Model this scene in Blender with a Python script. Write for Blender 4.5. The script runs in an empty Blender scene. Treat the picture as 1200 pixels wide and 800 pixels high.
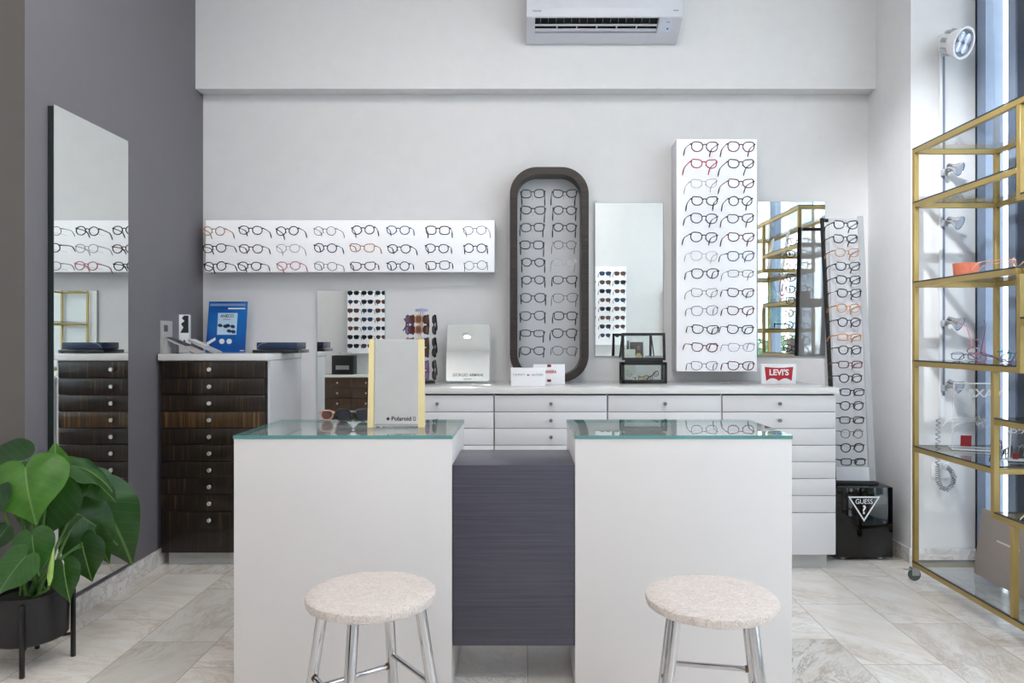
import bpy, bmesh, math, random
from mathutils import Vector, Matrix, Euler
random.seed(7)
PI = math.pi
C = bpy.context.scene.collection
sc = bpy.context.scene

# ---------------------------------------------------------------- camera frame
F, EYE, VX, VY = 860.0, 1.17, 615.0, 397.0     # focal length in px, eye height, vanishing point
def X(px, Y): return (px - VX) / F * Y
def Z(py, Y): return EYE + (VY - py) / F * Y
def P(px, py, Y): return Vector((X(px, Y), Y, Z(py, Y)))

# ---------------------------------------------------------------- materials
def lin(c):
    c = c / 255.0
    return c / 12.92 if c <= 0.04045 else ((c + 0.055) / 1.055) ** 2.4
def rgb(r, g, b): return (lin(r), lin(g), lin(b), 1)
class NT:
    def __init__(s, name):
        s.m = bpy.data.materials.new(name); s.m.use_nodes = True
        s.t = s.m.node_tree; s.t.nodes.clear()
        s.out = s.t.nodes.new('ShaderNodeOutputMaterial')
    def n(s, kind, **kw):
        nd = s.t.nodes.new(kind)
        for k, v in kw.items():
            if k.startswith('i_'):
                key = k[2:]; key = int(key) if key.isdigit() else key.replace('_', ' ')
                nd.inputs[key].default_value = v
            else: setattr(nd, k, v)
        return nd
    def l(s, a, b): s.t.links.new(a, b)
    def math(s, op, a, b=None):
        nd = s.n('ShaderNodeMath', operation=op)
        for i, v in enumerate((a, b)):
            if v is None: continue
            if isinstance(v, (int, float)): nd.inputs[i].default_value = v
            else: s.l(v, nd.inputs[i])
        return nd.outputs[0]
    def ramp(s, fac, stops):
        r = s.n('ShaderNodeValToRGB'); s.l(fac, r.inputs[0])
        e = r.color_ramp.elements
        while len(e) < len(stops): e.new(0.5)
        for el, (p, c) in zip(e, stops): el.position = p; el.color = c
        return r.outputs[0]
    def bsdf(s, color=None, rough=0.5, metal=0.0, spec=0.5, **kw):
        b = s.n('ShaderNodeBsdfPrincipled')
        b.inputs['Roughness'].default_value = rough; b.inputs['Metallic'].default_value = metal
        b.inputs['Specular IOR Level'].default_value = spec
        if color is not None:
            if isinstance(color, tuple): b.inputs['Base Color'].default_value = color
            else: s.l(color, b.inputs['Base Color'])
        for k, v in kw.items(): b.inputs[k.replace('_', ' ')].default_value = v
        s.l(b.outputs[0], s.out.inputs[0]); return b
    def bump(s, b, h, strength=0.2, dist=0.01):
        bp = s.n('ShaderNodeBump'); bp.inputs['Strength'].default_value = strength; bp.inputs['Distance'].default_value = dist
        s.l(h, bp.inputs['Height']); s.l(bp.outputs[0], b.inputs['Normal'])
def plain(name, c, rough=0.5, metal=0.0, spec=0.5, vary=0.0, bump=0.0, scale=20, **kw):
    t = NT(name)
    if vary or bump:
        tc = t.n('ShaderNodeTexCoord'); no = t.n('ShaderNodeTexNoise', i_Scale=scale, i_Detail=4.0); t.l(tc.outputs['Object'], no.inputs['Vector'])
        lo = tuple(x * (1 - vary) for x in c[:3]) + (1,); hi = tuple(min(1, x * (1 + vary)) for x in c[:3]) + (1,)
        b = t.bsdf(t.ramp(no.outputs[0], [(0.3, lo), (0.7, hi)]), rough, metal, spec, **kw)
        if bump: t.bump(b, no.outputs[0], bump, 0.004)
    else: t.bsdf(c, rough, metal, spec, **kw)
    return t.m
def glass(name, tint, rough=0.0, ior=1.45, amount=1.0):
    t = NT(name)
    tr = t.n('ShaderNodeBsdfTransparent', i_Color=tint); gl = t.n('ShaderNodeBsdfGlossy', i_Roughness=rough)
    lw = t.n('ShaderNodeLayerWeight', i_Blend=0.5); mx = t.n('ShaderNodeMixShader')
    f0 = ((ior - 1) / (ior + 1)) ** 2
    fr = t.math('ADD', f0, t.math('MULTIPLY', t.math('POWER', lw.outputs['Facing'], 5.0), 1 - f0))
    t.l(t.math('MULTIPLY', fr, amount), mx.inputs[0]); t.l(tr.outputs[0], mx.inputs[1]); t.l(gl.outputs[0], mx.inputs[2]); t.l(mx.outputs[0], t.out.inputs[0])
    return t.m
def glow(name, c, strength, base=None):
    t = NT(name)
    b = t.bsdf(base or c, 0.5)
    b.inputs['Emission Color'].default_value = c; b.inputs['Emission Strength'].default_value = strength
    return t.m
def grain(name, dark, light, scale, rough=0.35, lo=0.35, hi=0.8, streak=None, world=False, rnd=True, spec=0.5):
    t = NT(name)
    tc = t.n('ShaderNodeTexCoord'); src = tc.outputs['Object']
    mp = t.n('ShaderNodeMapping'); mp.inputs['Scale'].default_value = scale
    if rnd:
        oi = t.n('ShaderNodeObjectInfo'); ad = t.n('ShaderNodeVectorMath', operation='ADD'); cb = t.n('ShaderNodeCombineXYZ')
        r = t.math('MULTIPLY', oi.outputs['Random'], 13.0)
        for i in range(3): t.l(r, cb.inputs[i])
        t.l(src, ad.inputs[0]); t.l(cb.outputs[0], ad.inputs[1]); src = ad.outputs[0]
    t.l(src, mp.inputs['Vector'])
    no = t.n('ShaderNodeTexNoise', i_Scale=1.0, i_Detail=5.0, i_Roughness=0.65); t.l(mp.outputs[0], no.inputs['Vector'])
    stops = [(lo, dark), (hi, light)]
    if streak: stops = [(lo, dark), (0.58, light), (0.68, streak), (0.74, light)]
    t.bsdf(t.ramp(no.outputs[0], stops), rough, spec=spec)
    return t.m

M = {}
M['wall'] = plain('white_plaster', rgb(228, 228, 229), 0.7, vary=0.015, bump=0.03, scale=14)
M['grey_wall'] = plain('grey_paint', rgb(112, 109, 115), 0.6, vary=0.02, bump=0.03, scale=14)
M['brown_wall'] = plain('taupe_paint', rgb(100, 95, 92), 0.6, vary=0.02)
M['ceil'] = plain('ceiling_paint', rgb(235, 235, 235), 0.8, vary=0.01)
M['white'] = plain('white_laminate', rgb(223, 223, 226), 0.25, vary=0.008, scale=6)
M['desk'] = plain('white_desk_laminate', rgb(219, 216, 216), 0.3, vary=0.01, scale=5)
M['top'] = plain('gloss_white_top', rgb(228, 228, 227), 0.1, vary=0.008, scale=6)
M['kick'] = plain('grey_plinth', rgb(196, 196, 196), 0.3)
M['gap'] = plain('dark_gap', rgb(45, 45, 48), 0.6)
M['mirror'] = plain('mirror_silver', (0.86, 0.89, 0.875, 1), 0.0, 1.0)
M['mirror_edge'] = plain('mirror_edge', rgb(35, 45, 45), 0.3)
M['mirror_warm'] = plain('smoked_mirror', (0.80, 0.82, 0.81, 1), 0.03, 1.0)
M['pane_edge'] = plain('pale_glass_edge', rgb(190, 205, 205), 0.2)
M['black'] = plain('black_metal', rgb(13, 13, 15), 0.45, vary=0.05)
M['gloss_black'] = plain('gloss_black', rgb(6, 6, 9), 0.04, vary=0.02)
M['chrome'] = plain('chrome', (0.56, 0.56, 0.58, 1), 0.10, 1.0)
M['rust'] = plain('rusty_weld', rgb(120, 85, 55), 0.6, 0.5, vary=0.3, scale=200)
M['steel'] = plain('brushed_steel', (0.55, 0.55, 0.57, 1), 0.3, 1.0)
M['knob'] = plain('aluminium_knob', (0.75, 0.75, 0.74, 1), 0.35, 1.0)
M['knob_dark'] = plain('grey_knob', rgb(128, 126, 124), 0.3, 0.6)
M['gold'] = plain('gold_paint', rgb(168, 144, 86), 0.35, 0.35, vary=0.06, scale=8)
M['glass'] = glass('clear_glass', (0.97, 0.985, 0.98, 1))
M['shelf_glass'] = glass('smoke_shelf_glass', (0.84, 0.86, 0.88, 1), ior=1.55)
M['desk_glass'] = glass('desk_glass', (0.975, 0.992, 0.988, 1), ior=1.6)
M['glass_edge'] = plain('teal_glass_edge', rgb(92, 148, 146), 0.1, vary=0.15, scale=3)
M['acrylic'] = glass('clear_acrylic', (0.95, 0.96, 0.97, 1), ior=1.5)
def milky():
    t = NT('milky_acrylic')
    tr = t.n('ShaderNodeBsdfTransparent', i_Color=(.97, .97, .98, 1)); d = t.n('ShaderNodeBsdfPrincipled'); d.inputs['Base Color'].default_value = rgb(222, 223, 227); d.inputs['Roughness'].default_value = .15
    mx = t.n('ShaderNodeMixShader', i_0=.48); t.l(tr.outputs[0], mx.inputs[1]); t.l(d.outputs[0], mx.inputs[2]); t.l(mx.outputs[0], t.out.inputs[0]); return t.m
M['milky'] = milky()
M['castor'] = plain('grey_rubber', rgb(92, 100, 102), .5)
M['strip'] = plain('grey_edge_strip', rgb(166, 168, 172), 0.4)
M['lampglass'] = plain('lamp_glass', rgb(196, 204, 218), 0.12)
M['frost'] = plain('white_acrylic', rgb(238, 240, 244), 0.15)
M['lens'] = glass('clear_lens', (0.97, 0.975, 0.98, 1), ior=1.4, amount=0.8)
M['dark_lens'] = plain('dark_sun_lens', rgb(38, 44, 58), 0.05)
M['brown_lens'] = plain('brown_sun_lens', rgb(96, 66, 62), 0.08)
M['plum_lens'] = plain('plum_sun_lens', rgb(150, 124, 158), 0.1)
M['blue_lens'] = plain('blue_sun_lens', rgb(52, 72, 108), 0.05)
M['lightbox'] = glow('lit_acrylic', (0.95, 0.965, 1.0, 1), 0.27, rgb(238, 240, 245))
M['lightbox_side'] = plain('light_box_case', rgb(226, 227, 232), 0.3)
M['lamp'] = glow('lamp_diffuser', (1.0, 0.965, 0.935, 1), 13.0)
M['lamp_hot'] = glow('downlight_diffuser', (1.0, 0.97, 0.92, 1), 25.0)
M['ebony'] = grain('ebony_veneer', rgb(18, 13, 10), rgb(40, 29, 21), (110, 110, 2.0), 0.3, 0.40, 0.75, streak=rgb(108, 78, 46))
M['ebony_light'] = grain('ebony_veneer_pale', rgb(42, 29, 18), rgb(84, 61, 36), (110, 110, 2.0), 0.3, 0.40, 0.75, streak=rgb(136, 102, 62))
M['wenge'] = grain('wenge_veneer', rgb(26, 19, 16), rgb(66, 52, 45), (2.5, 2.5, 190), 0.35, 0.38, 0.72, rnd=False)
M['brown_ven'] = grain('brown_veneer', rgb(50, 36, 28), rgb(95, 70, 52), (60, 60, 2), 0.35)
M['slate'] = grain('slate_laminate', rgb(56, 55, 67), rgb(82, 80, 94), (3, 3, 260), 0.3, 0.3, 0.75, rnd=False)
M['gpanel'] = plain('perforated_grey_panel', rgb(212, 214, 219), 0.5, vary=0.03, scale=160)
M['navy'] = plain('navy_box', rgb(22, 44, 78), 0.35, vary=0.05)
M['tray'] = plain('dark_tray', rgb(20, 23, 30), 0.3)
M['card'] = plain('white_card', rgb(236, 237, 240), 0.35)
M['cardgrey'] = plain('grey_card', rgb(178, 176, 176), 0.4, vary=0.03)
M['ink'] = plain('black_ink', rgb(22, 22, 26), 0.5)
M['ink_grey'] = plain('grey_ink', rgb(92, 94, 92), 0.5)
M['red'] = plain('red_print', rgb(178, 22, 40), 0.4)
M['darkred'] = plain('dark_red_print', rgb(168, 24, 40), 0.5)
M['cream'] = plain('cream_plastic', rgb(240, 222, 170), 0.35, vary=0.02)
M['terra'] = plain('terracotta', rgb(196, 108, 84), 0.7, vary=0.08, scale=60)
M['board'] = plain('taupe_board', rgb(168, 158, 152), 0.45, vary=0.03)
M['ac'] = plain('ac_plastic', rgb(212, 214, 223), 0.35, vary=0.01)
M['ac_dark'] = plain('ac_vent_dark', rgb(16, 17, 22), 0.6)
M['ac_label'] = plain('ac_label', rgb(214, 222, 238), 0.3)
M['pot'] = plain('black_pot', rgb(24, 24, 27), 0.42, vary=0.06)
M['soil'] = plain('soil', rgb(24, 20, 17), 0.95, vary=0.5, bump=1.0, scale=90)
M['stem'] = plain('petiole_green', rgb(72, 112, 50), 0.5, vary=0.15, scale=30)
M['bud'] = plain('new_leaf', rgb(162, 196, 104), 0.45, vary=0.1, scale=40)
M['cable'] = plain('grey_cable', rgb(158, 160, 166), 0.4)
M['win_frame'] = plain('blue_grey_window_frame', rgb(142, 158, 182), 0.35, vary=0.03)
M['win_navy'] = plain('navy_window_post', rgb(52, 62, 82), 0.35)
M['seal'] = plain('rubber_seal', rgb(52, 54, 60), 0.8, vary=0.3, scale=90)
M['street'] = plain('pale_paving', rgb(190, 190, 186), 0.8, vary=0.08, scale=2)
M['facade'] = plain('pale_facade', rgb(246, 247, 248), 0.7, vary=0.03, scale=0.8)
M['pilaster'] = plain('blue_grey_pilaster', rgb(128, 146, 168), 0.6)
M['shade_glass'] = plain('dark_window_glass', rgb(70, 90, 115), 0.08)
M['bush'] = plain('outdoor_foliage', rgb(70, 120, 66), 0.6, vary=0.4, scale=12)
M['plum'] = plain('plum_photo', rgb(58, 50, 58), 0.4)
M['skin'] = plain('photo_skin', rgb(128, 92, 76), 0.5)
M['ochre'] = plain('photo_ochre', rgb(186, 176, 112), 0.5)
M['poster'] = None

def acet(name, c, rough=0.15): return plain('frame_' + name, c, rough)
FR = dict(black=acet('black', rgb(14, 13, 17)), tortoise=plain('frame_tortoise', rgb(92, 46, 30), 0.15, vary=0.6, scale=120),
    brown=acet('brown', rgb(74, 50, 42)), tan=acet('tan', rgb(178, 132, 104)), burgundy=acet('burgundy', rgb(98, 22, 40)),
    red=acet('red', rgb(176, 26, 52)), navy=acet('navy', rgb(26, 34, 62)), grey=acet('grey', rgb(120, 120, 130)),
    lilac=acet('lilac', rgb(176, 170, 190)), pink=acet('pink', rgb(196, 120, 132)), amber=acet('amber', rgb(190, 126, 66)),
    clear=acet('clear', rgb(200, 194, 196)), slate=acet('slate', rgb(84, 96, 120)), gunmetal=plain('frame_gunmetal', rgb(70, 62, 62), 0.3, 0.5),
    gold=plain('frame_gold', rgb(196, 160, 92), 0.25, 0.8), silver=plain('frame_silver', rgb(215, 214, 208), 0.25, 0.7),
    purple=acet('purple', rgb(112, 82, 122)), teal=acet('teal', rgb(48, 120, 130)), white=acet('white', rgb(232, 230, 228)), rose=acet('rose', rgb(206, 150, 128)))

def floor_material():
    t = NT('marble_tiles')
    g = t.n('ShaderNodeNewGeometry'); sx = t.n('ShaderNodeSeparateXYZ'); t.l(g.outputs['Position'], sx.inputs[0])
    u = t.math('DIVIDE', t.math('ADD', sx.outputs[0], 20.09), 0.30); fu = t.math('FLOOR', u)
    st = t.math('MULTIPLY', t.math('FRACT', t.math('MULTIPLY', fu, 0.37)), 1.0)
    v = t.math('ADD', t.math('DIVIDE', t.math('ADD', sx.outputs[1], 20.0), 0.60), st); fv = t.math('FLOOR', v)
    cid = t.n('ShaderNodeCombineXYZ'); t.l(fu, cid.inputs[0]); t.l(fv, cid.inputs[1])
    wn = t.n('ShaderNodeTexWhiteNoise'); t.l(cid.outputs[0], wn.inputs[0])
    off = t.n('ShaderNodeVectorMath', operation='SCALE'); t.l(wn.outputs['Color'], off.inputs[0]); off.inputs['Scale'].default_value = 30.0
    rot = t.n('ShaderNodeVectorRotate', rotation_type='Z_AXIS'); t.l(g.outputs['Position'], rot.inputs['Vector'])
    t.l(t.math('MULTIPLY', wn.outputs[0], 2.2), rot.inputs['Angle'])
    ad = t.n('ShaderNodeVectorMath', operation='ADD'); t.l(rot.outputs[0], ad.inputs[0]); t.l(off.outputs[0], ad.inputs[1])
    st2 = t.n('ShaderNodeMapping'); st2.inputs['Scale'].default_value = (1.0, 2.6, 1.0); t.l(ad.outputs[0], st2.inputs[0])
    cloud = t.n('ShaderNodeTexNoise', i_Scale=2.2, i_Detail=6.0, i_Roughness=0.6, i_Distortion=0.6); t.l(st2.outputs[0], cloud.inputs['Vector'])
    vein = t.n('ShaderNodeTexNoise', i_Scale=3.0, i_Detail=9.0, i_Roughness=0.68, i_Distortion=1.4); t.l(st2.outputs[0], vein.inputs['Vector'])
    vv = t.math('ABSOLUTE', t.math('SUBTRACT', vein.outputs[0], 0.5))
    vm = t.ramp(vv, [(0.0, (0.75, 0.75, 0.75, 1)), (0.010, (0.35, 0.35, 0.35, 1)), (0.045, (0, 0, 0, 1))])
    spot = t.n('ShaderNodeTexNoise', i_Scale=1.3, i_Detail=3.0); t.l(ad.outputs[0], spot.inputs['Vector'])
    patch = t.ramp(spot.outputs[0], [(0.42, (0.10, 0.10, 0.10, 1)), (0.66, (1, 1, 1, 1))])
    base = t.ramp(cloud.outputs[0], [(0.30, rgb(214, 202, 190)), (0.46, rgb(236, 228, 219)), (0.70, rgb(246, 243, 239))])
    hsv = t.n('ShaderNodeHueSaturation'); t.l(base, hsv.inputs['Color'])
    t.l(t.math('SUBTRACT', 1.03, t.math('MULTIPLY', t.math('POWER', wn.outputs[0], 2.0), 0.20)), hsv.inputs['Value'])
    mx = t.n('ShaderNodeMix', data_type='RGBA'); t.l(hsv.outputs[0], mx.inputs[6]); mx.inputs[7].default_value = rgb(126, 104, 84)
    fine = t.n('ShaderNodeTexNoise', i_Scale=16.0, i_Detail=8.0, i_Roughness=0.7, i_Distortion=0.8); t.l(st2.outputs[0], fine.inputs['Vector'])
    vm = t.math('MAXIMUM', vm, t.ramp(fine.outputs[0], [(0.52, (0, 0, 0, 1)), (0.72, (0.6, 0.6, 0.6, 1))]))
    strong = t.math('ADD', 0.7, t.math('MULTIPLY', t.math('GREATER_THAN', wn.outputs[0], 0.80), 0.6))
    t.l(t.math('MULTIPLY', t.math('MULTIPLY', vm, patch), strong), mx.inputs[0])
    def edge(c, k):
        f = t.math('FRACT', c); return t.math('LESS_THAN', t.math('MINIMUM', f, t.math('SUBTRACT', 1.0, f)), k)
    gr = t.math('MAXIMUM', edge(u, 0.006), edge(v, 0.003))
    mg = t.n('ShaderNodeMix', data_type='RGBA'); t.l(mx.outputs[2], mg.inputs[6]); mg.inputs[7].default_value = rgb(172, 162, 152)
    t.l(t.math('MULTIPLY', gr, 0.8), mg.inputs[0])
    t.bsdf(mg.outputs[2], 0.22, spec=0.45)
    return t.m
M['floor'] = floor_material()
def marble_plain():
    t = NT('marble_skirting')
    g = t.n('ShaderNodeNewGeometry'); mp = t.n('ShaderNodeMapping'); mp.inputs['Rotation'].default_value = (0.6, 0.5, 0.7); mp.inputs['Scale'].default_value = (1.5, 3, 3)
    t.l(g.outputs['Position'], mp.inputs[0])
    no = t.n('ShaderNodeTexNoise', i_Scale=3.0, i_Detail=8.0, i_Distortion=1.2); t.l(mp.outputs[0], no.inputs['Vector'])
    t.bsdf(t.ramp(no.outputs[0], [(0.35, rgb(200, 197, 195)), (0.47, rgb(226, 224, 222)), (0.5, rgb(196, 190, 186)), (0.54, rgb(230, 228, 226))]), 0.25)
    return t.m
M['skirt'] = marble_plain()
def seat_mat():
    t = NT('crinkled_cream_fabric')
    tc = t.n('ShaderNodeTexCoord'); mp = t.n('ShaderNodeMapping'); mp.inputs['Rotation'].default_value = (0, 0, 0.5); mp.inputs['Scale'].default_value = (1, 2.4, 1)
    t.l(tc.outputs['Object'], mp.inputs[0])
    w = t.n('ShaderNodeTexNoise', i_Scale=55.0, i_Detail=4.0, i_Distortion=2.0); t.l(mp.outputs[0], w.inputs['Vector'])
    b = t.bsdf(t.ramp(w.outputs[0], [(0.3, rgb(204, 193, 186)), (0.6, rgb(228, 218, 212))]), 0.85, spec=0.2)
    t.bump(b, w.outputs[0], 0.8, 0.008)
    return t.m
M['seat'] = seat_mat()
def leaf_mat(name, dark, light):
    t = NT(name)
    tc = t.n('ShaderNodeTexCoord'); s = t.n('ShaderNodeSeparateXYZ'); t.l(tc.outputs['Object'], s.inputs[0])
    ay = t.math('ABSOLUTE', s.outputs[1])
    mid = t.math('LESS_THAN', ay, 0.016)
    wv = t.math('FRACT', t.math('MULTIPLY', t.math('SUBTRACT', s.outputs[0], t.math('MULTIPLY', ay, 0.75)), 6.0))
    side = t.math('MULTIPLY', t.math('LESS_THAN', wv, 0.10), 0.16)
    no = t.n('ShaderNodeTexNoise', i_Scale=3.0, i_Detail=3.0); t.l(tc.outputs['Object'], no.inputs['Vector'])
    base = t.ramp(no.outputs[0], [(0.3, dark), (0.7, light)])
    mx = t.n('ShaderNodeMix', data_type='RGBA'); t.l(t.math('MAXIMUM', t.math('MULTIPLY', mid, 0.8), side), mx.inputs[0]); t.l(base, mx.inputs[6]); mx.inputs[7].default_value = rgb(128, 166, 90)
    b = t.bsdf(mx.outputs[2], 0.32, spec=0.5)
    tl = t.n('ShaderNodeBsdfTranslucent'); tl.inputs['Color'].default_value = rgb(120, 190, 40)
    ms = t.n('ShaderNodeMixShader', i_0=0.22); t.l(b.outputs[0], ms.inputs[1]); t.l(tl.outputs[0], ms.inputs[2]); t.l(ms.outputs[0], t.out.inputs[0])
    return t.m
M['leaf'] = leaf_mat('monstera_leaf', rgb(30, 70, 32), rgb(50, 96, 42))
M['leaf_bright'] = leaf_mat('monstera_leaf_bright', rgb(56, 104, 36), rgb(84, 134, 50))  # brighter green version of the leaf colour
M['leaf_dark'] = leaf_mat('monstera_leaf_dark', rgb(18, 46, 28), rgb(30, 64, 36))  # darker green version of the leaf colour
def poster_mat():
    t = NT('blue_poster_print')
    tc = t.n('ShaderNodeTexCoord'); no = t.n('ShaderNodeTexNoise', i_Scale=5.0, i_Detail=1.0); t.l(tc.outputs['Object'], no.inputs['Vector'])
    t.bsdf(t.ramp(no.outputs[0], [(0.25, rgb(8, 50, 134)), (0.75, rgb(20, 124, 206))]), 0.25)
    return t.m
M['poster'] = poster_mat()

# ---------------------------------------------------------------- mesh helpers
def box(bm, x0, x1, y0, y1, z0, z1, bev=0.0, seg=2):
    t = bmesh.new()
    m = Matrix.Translation(((x0 + x1) / 2, (y0 + y1) / 2, (z0 + z1) / 2)) @ Matrix.Diagonal((abs(x1 - x0), abs(y1 - y0), abs(z1 - z0), 1))
    bmesh.ops.create_cube(t, size=1, matrix=m)
    if bev: bmesh.ops.bevel(t, geom=list(t.edges), offset=bev, segments=seg, affect='EDGES', profile=0.5)
    join(bm, t); return bm
def join(bm, t, mat=None):
    vm = {}
    for v in t.verts: vm[v] = bm.verts.new(mat @ v.co if mat else v.co)
    for f in t.faces:
        try:
            nf = bm.faces.new([vm[v] for v in f.verts]); nf.material_index = f.material_index
        except ValueError: pass
    t.free()
def frame_of(d):
    d = d.normalized(); a = Vector((0, 0, 1)) if abs(d.z) < 0.9 else Vector((1, 0, 0))
    u = d.cross(a).normalized(); return u, d.cross(u).normalized()
def tube(bm, pts, r, n=8, closed=False, caps=True, flat=1.0):
    pts = [Vector(p) for p in pts]; k = len(pts); rings = []
    u = None
    for i, p in enumerate(pts):
        a = pts[(i - 1) % k] if (closed or i > 0) else p
        b = pts[(i + 1) % k] if (closed or i < k - 1) else p
        d = (b - a)
        if d.length < 1e-9: d = Vector((0, 0, 1))
        d.normalize()
        if u is None: u, w = frame_of(d)
        else:
            u = (u - d * u.dot(d))
            u = u.normalized() if u.length > 1e-6 else frame_of(d)[0]
            w = d.cross(u).normalized()
        rr = r[i] if isinstance(r, (list, tuple)) else r
        rings.append([bm.verts.new(p + u * math.cos(2 * PI * j / n) * rr + w * math.sin(2 * PI * j / n) * rr * flat) for j in range(n)])
    for i in range(k if closed else k - 1):
        A, B = rings[i], rings[(i + 1) % k]
        for j in range(n):
            bm.faces.new((A[j], A[(j + 1) % n], B[(j + 1) % n], B[j]))
    if caps and not closed:
        bm.faces.new(rings[0][::-1]); bm.faces.new(rings[-1])
    return bm
def cyl(bm, p, q, r, n=16, r2=None): return tube(bm, [p, q], [r, r if r2 is None else r2], n)
def lathe(bm, prof, cx=0, cy=0, n=32, axis=None):
    rings = []
    for (r, z) in prof:
        if r < 1e-6: rings.append([bm.verts.new((cx, cy, z))])
        else: rings.append([bm.verts.new((cx + r * math.cos(2 * PI * j / n), cy + r * math.sin(2 * PI * j / n), z)) for j in range(n)])
    for A, B in zip(rings, rings[1:]):
        if len(A) == 1 and len(B) == 1: continue
        for j in range(n):
            k = (j + 1) % n
            if len(A) == 1: bm.faces.new((A[0], B[k], B[j]))
            elif len(B) == 1: bm.faces.new((A[j], A[k], B[0]))
            else: bm.faces.new((A[j], A[k], B[k], B[j]))
    return bm
def prism(bm, pts, y0, y1):          # polygon in (x, z) pushed along y
    A = [bm.verts.new((x, y0, z)) for x, z in pts]; B = [bm.verts.new((x, y1, z)) for x, z in pts]
    n = len(pts); bm.faces.new(A); bm.faces.new(B[::-1])
    for i in range(n): bm.faces.new((A[i], B[i], B[(i + 1) % n], A[(i + 1) % n]))
    return bm
def prism_x(bm, pts, x0, x1):        # polygon in (y, z) pushed along x
    A = [bm.verts.new((x0, y, z)) for y, z in pts]; B = [bm.verts.new((x1, y, z)) for y, z in pts]
    n = len(pts); bm.faces.new(A); bm.faces.new(B[::-1])
    for i in range(n): bm.faces.new((A[i], B[i], B[(i + 1) % n], A[(i + 1) % n]))
    return bm
def ring_prism(bm, outer, inner, y0, y1):
    n = len(outer); L = []
    for pts, y in ((outer, y0), (inner, y0), (inner, y1), (outer, y1)): L.append([bm.verts.new((x, y, z)) for x, z in pts])
    for a in range(4):
        A, B = L[a], L[(a + 1) % 4]
        for i in range(n): bm.faces.new((A[i], A[(i + 1) % n], B[(i + 1) % n], B[i]))
    return bm
def rrect(x0, x1, z0, z1, r, k=8):
    o = []
    for cx, cz, a in ((x1 - r, z1 - r, 0), (x0 + r, z1 - r, 90), (x0 + r, z0 + r, 180), (x1 - r, z0 + r, 270)):
        for i in range(k + 1):
            t = math.radians(a + 90 * i / k); o.append((cx + r * math.cos(t), cz + r * math.sin(t)))
    return o
ORG = {}
def finish(name, bm, mat, smooth):
    bmesh.ops.recalc_face_normals(bm, faces=bm.faces)
    me = bpy.data.meshes.new(name); bm.to_mesh(me); bm.free()
    for m in (mat if isinstance(mat, list) else [mat]): me.materials.append(m)
    if smooth:
        for p in me.polygons: p.use_smooth = True
        try: me.set_sharp_from_angle(angle=math.radians(38))
        except Exception: pass
    return me
def obj(name, bm, mat, parent=None, org=None, smooth=True, local=False):
    """links one mesh object; its vertices are given in world space unless local"""
    if parent is not None: o0 = ORG.get(parent.name, Vector())
    else: o0 = Vector(org) if org is not None else Vector()
    if not local:
        for v in bm.verts: v.co -= o0
    o = bpy.data.objects.new(name, finish(name, bm, mat, smooth)); C.objects.link(o)
    if parent is not None: o.parent = parent
    elif not local: o.location = o0
    ORG[o.name] = o0
    return o
def tag(o, label, cat, group=None, kind=None):
    o['label'] = label; o['category'] = cat
    if group: o['group'] = group
    if kind: o['kind'] = kind
    return o
def thing(name, label, cat, loc=(0, 0, 0), group=None, rot=None):
    o = bpy.data.objects.new(name, None); C.objects.link(o); o.location = loc; o.empty_display_size = 0.05
    if rot: o.rotation_euler = rot
    ORG[o.name] = Vector(loc)
    return tag(o, label, cat, group)
def struct(name, bm, mat, label, cat, smooth=False):
    return tag(obj(name, bm, mat, smooth=smooth), label, cat, kind='structure')
def kids(o): return [c for c in o.children]
def copy_tree(o, parent=None):
    c = o.copy(); C.objects.link(c)
    if parent is not None: c.parent = parent
    for ch in kids(o): copy_tree(ch, c)
    return c
def text(name, s, size, mat, parent, loc, rot=(PI / 2, 0, 0), align='CENTER', ext=0.0004, sx=1.0, space=1.0, bold=0.0):
    cu = bpy.data.curves.new(name, 'FONT'); cu.body = s; cu.size = size; cu.align_x = align; cu.align_y = 'CENTER'; cu.extrude = ext
    cu.space_character = space; cu.offset = bold
    tmp = bpy.data.objects.new(name + '_tmp', cu); C.objects.link(tmp)
    dg = bpy.context.evaluated_depsgraph_get()
    me = bpy.data.meshes.new_from_object(tmp.evaluated_get(dg)); bpy.data.objects.remove(tmp); bpy.data.curves.remove(cu)
    me.name = name; me.materials.clear(); me.materials.append(mat)
    o = bpy.data.objects.new(name, me); C.objects.link(o); o.parent = parent; o.location = loc; o.rotation_euler = rot; o.scale = (sx, 1, 1)
    return o
B = bmesh.new

# ================================================================ the setting
WY = 4.32; SY = 4.22; LX = -1.894; RX = 2.02; PY = 3.84; WX = 2.36; LE = 2.78; RY = -0.6; FLX = -3.2; CZ = 3.45
SOF = Z(104, SY)
b = B(); box(b, FLX - .1, 2.5, RY - .1, WY + .1, -.1, 0); struct('floor', b, M['floor'], 'marble tiled floor of the shop in pale beige slabs', 'floor')
b = B(); box(b, FLX - .1, 2.5, RY - .1, WY + .1, CZ, CZ + .1); struct('ceiling', b, M['ceil'], 'plain white ceiling above the shop', 'ceiling')
b = B(); box(b, LX, RX, WY, WY + .1, 0, CZ); struct('wall_back', b, M['wall'], 'white back wall with displays and mirrors', 'wall')
b = B(); box(b, LX, RX, SY, WY, SOF, CZ); struct('trim_1', b, M['wall'], 'projecting white bulkhead along the top of back wall', 'bulkhead')
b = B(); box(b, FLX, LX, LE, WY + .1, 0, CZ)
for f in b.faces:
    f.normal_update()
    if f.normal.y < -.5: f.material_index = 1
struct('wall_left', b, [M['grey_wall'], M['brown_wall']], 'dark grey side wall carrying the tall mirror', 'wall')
b = B(); box(b, FLX - .1, FLX, RY, LE, 0, CZ); struct('wall_left_far', b, M['wall'], 'white side wall of the wider part', 'wall')
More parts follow.
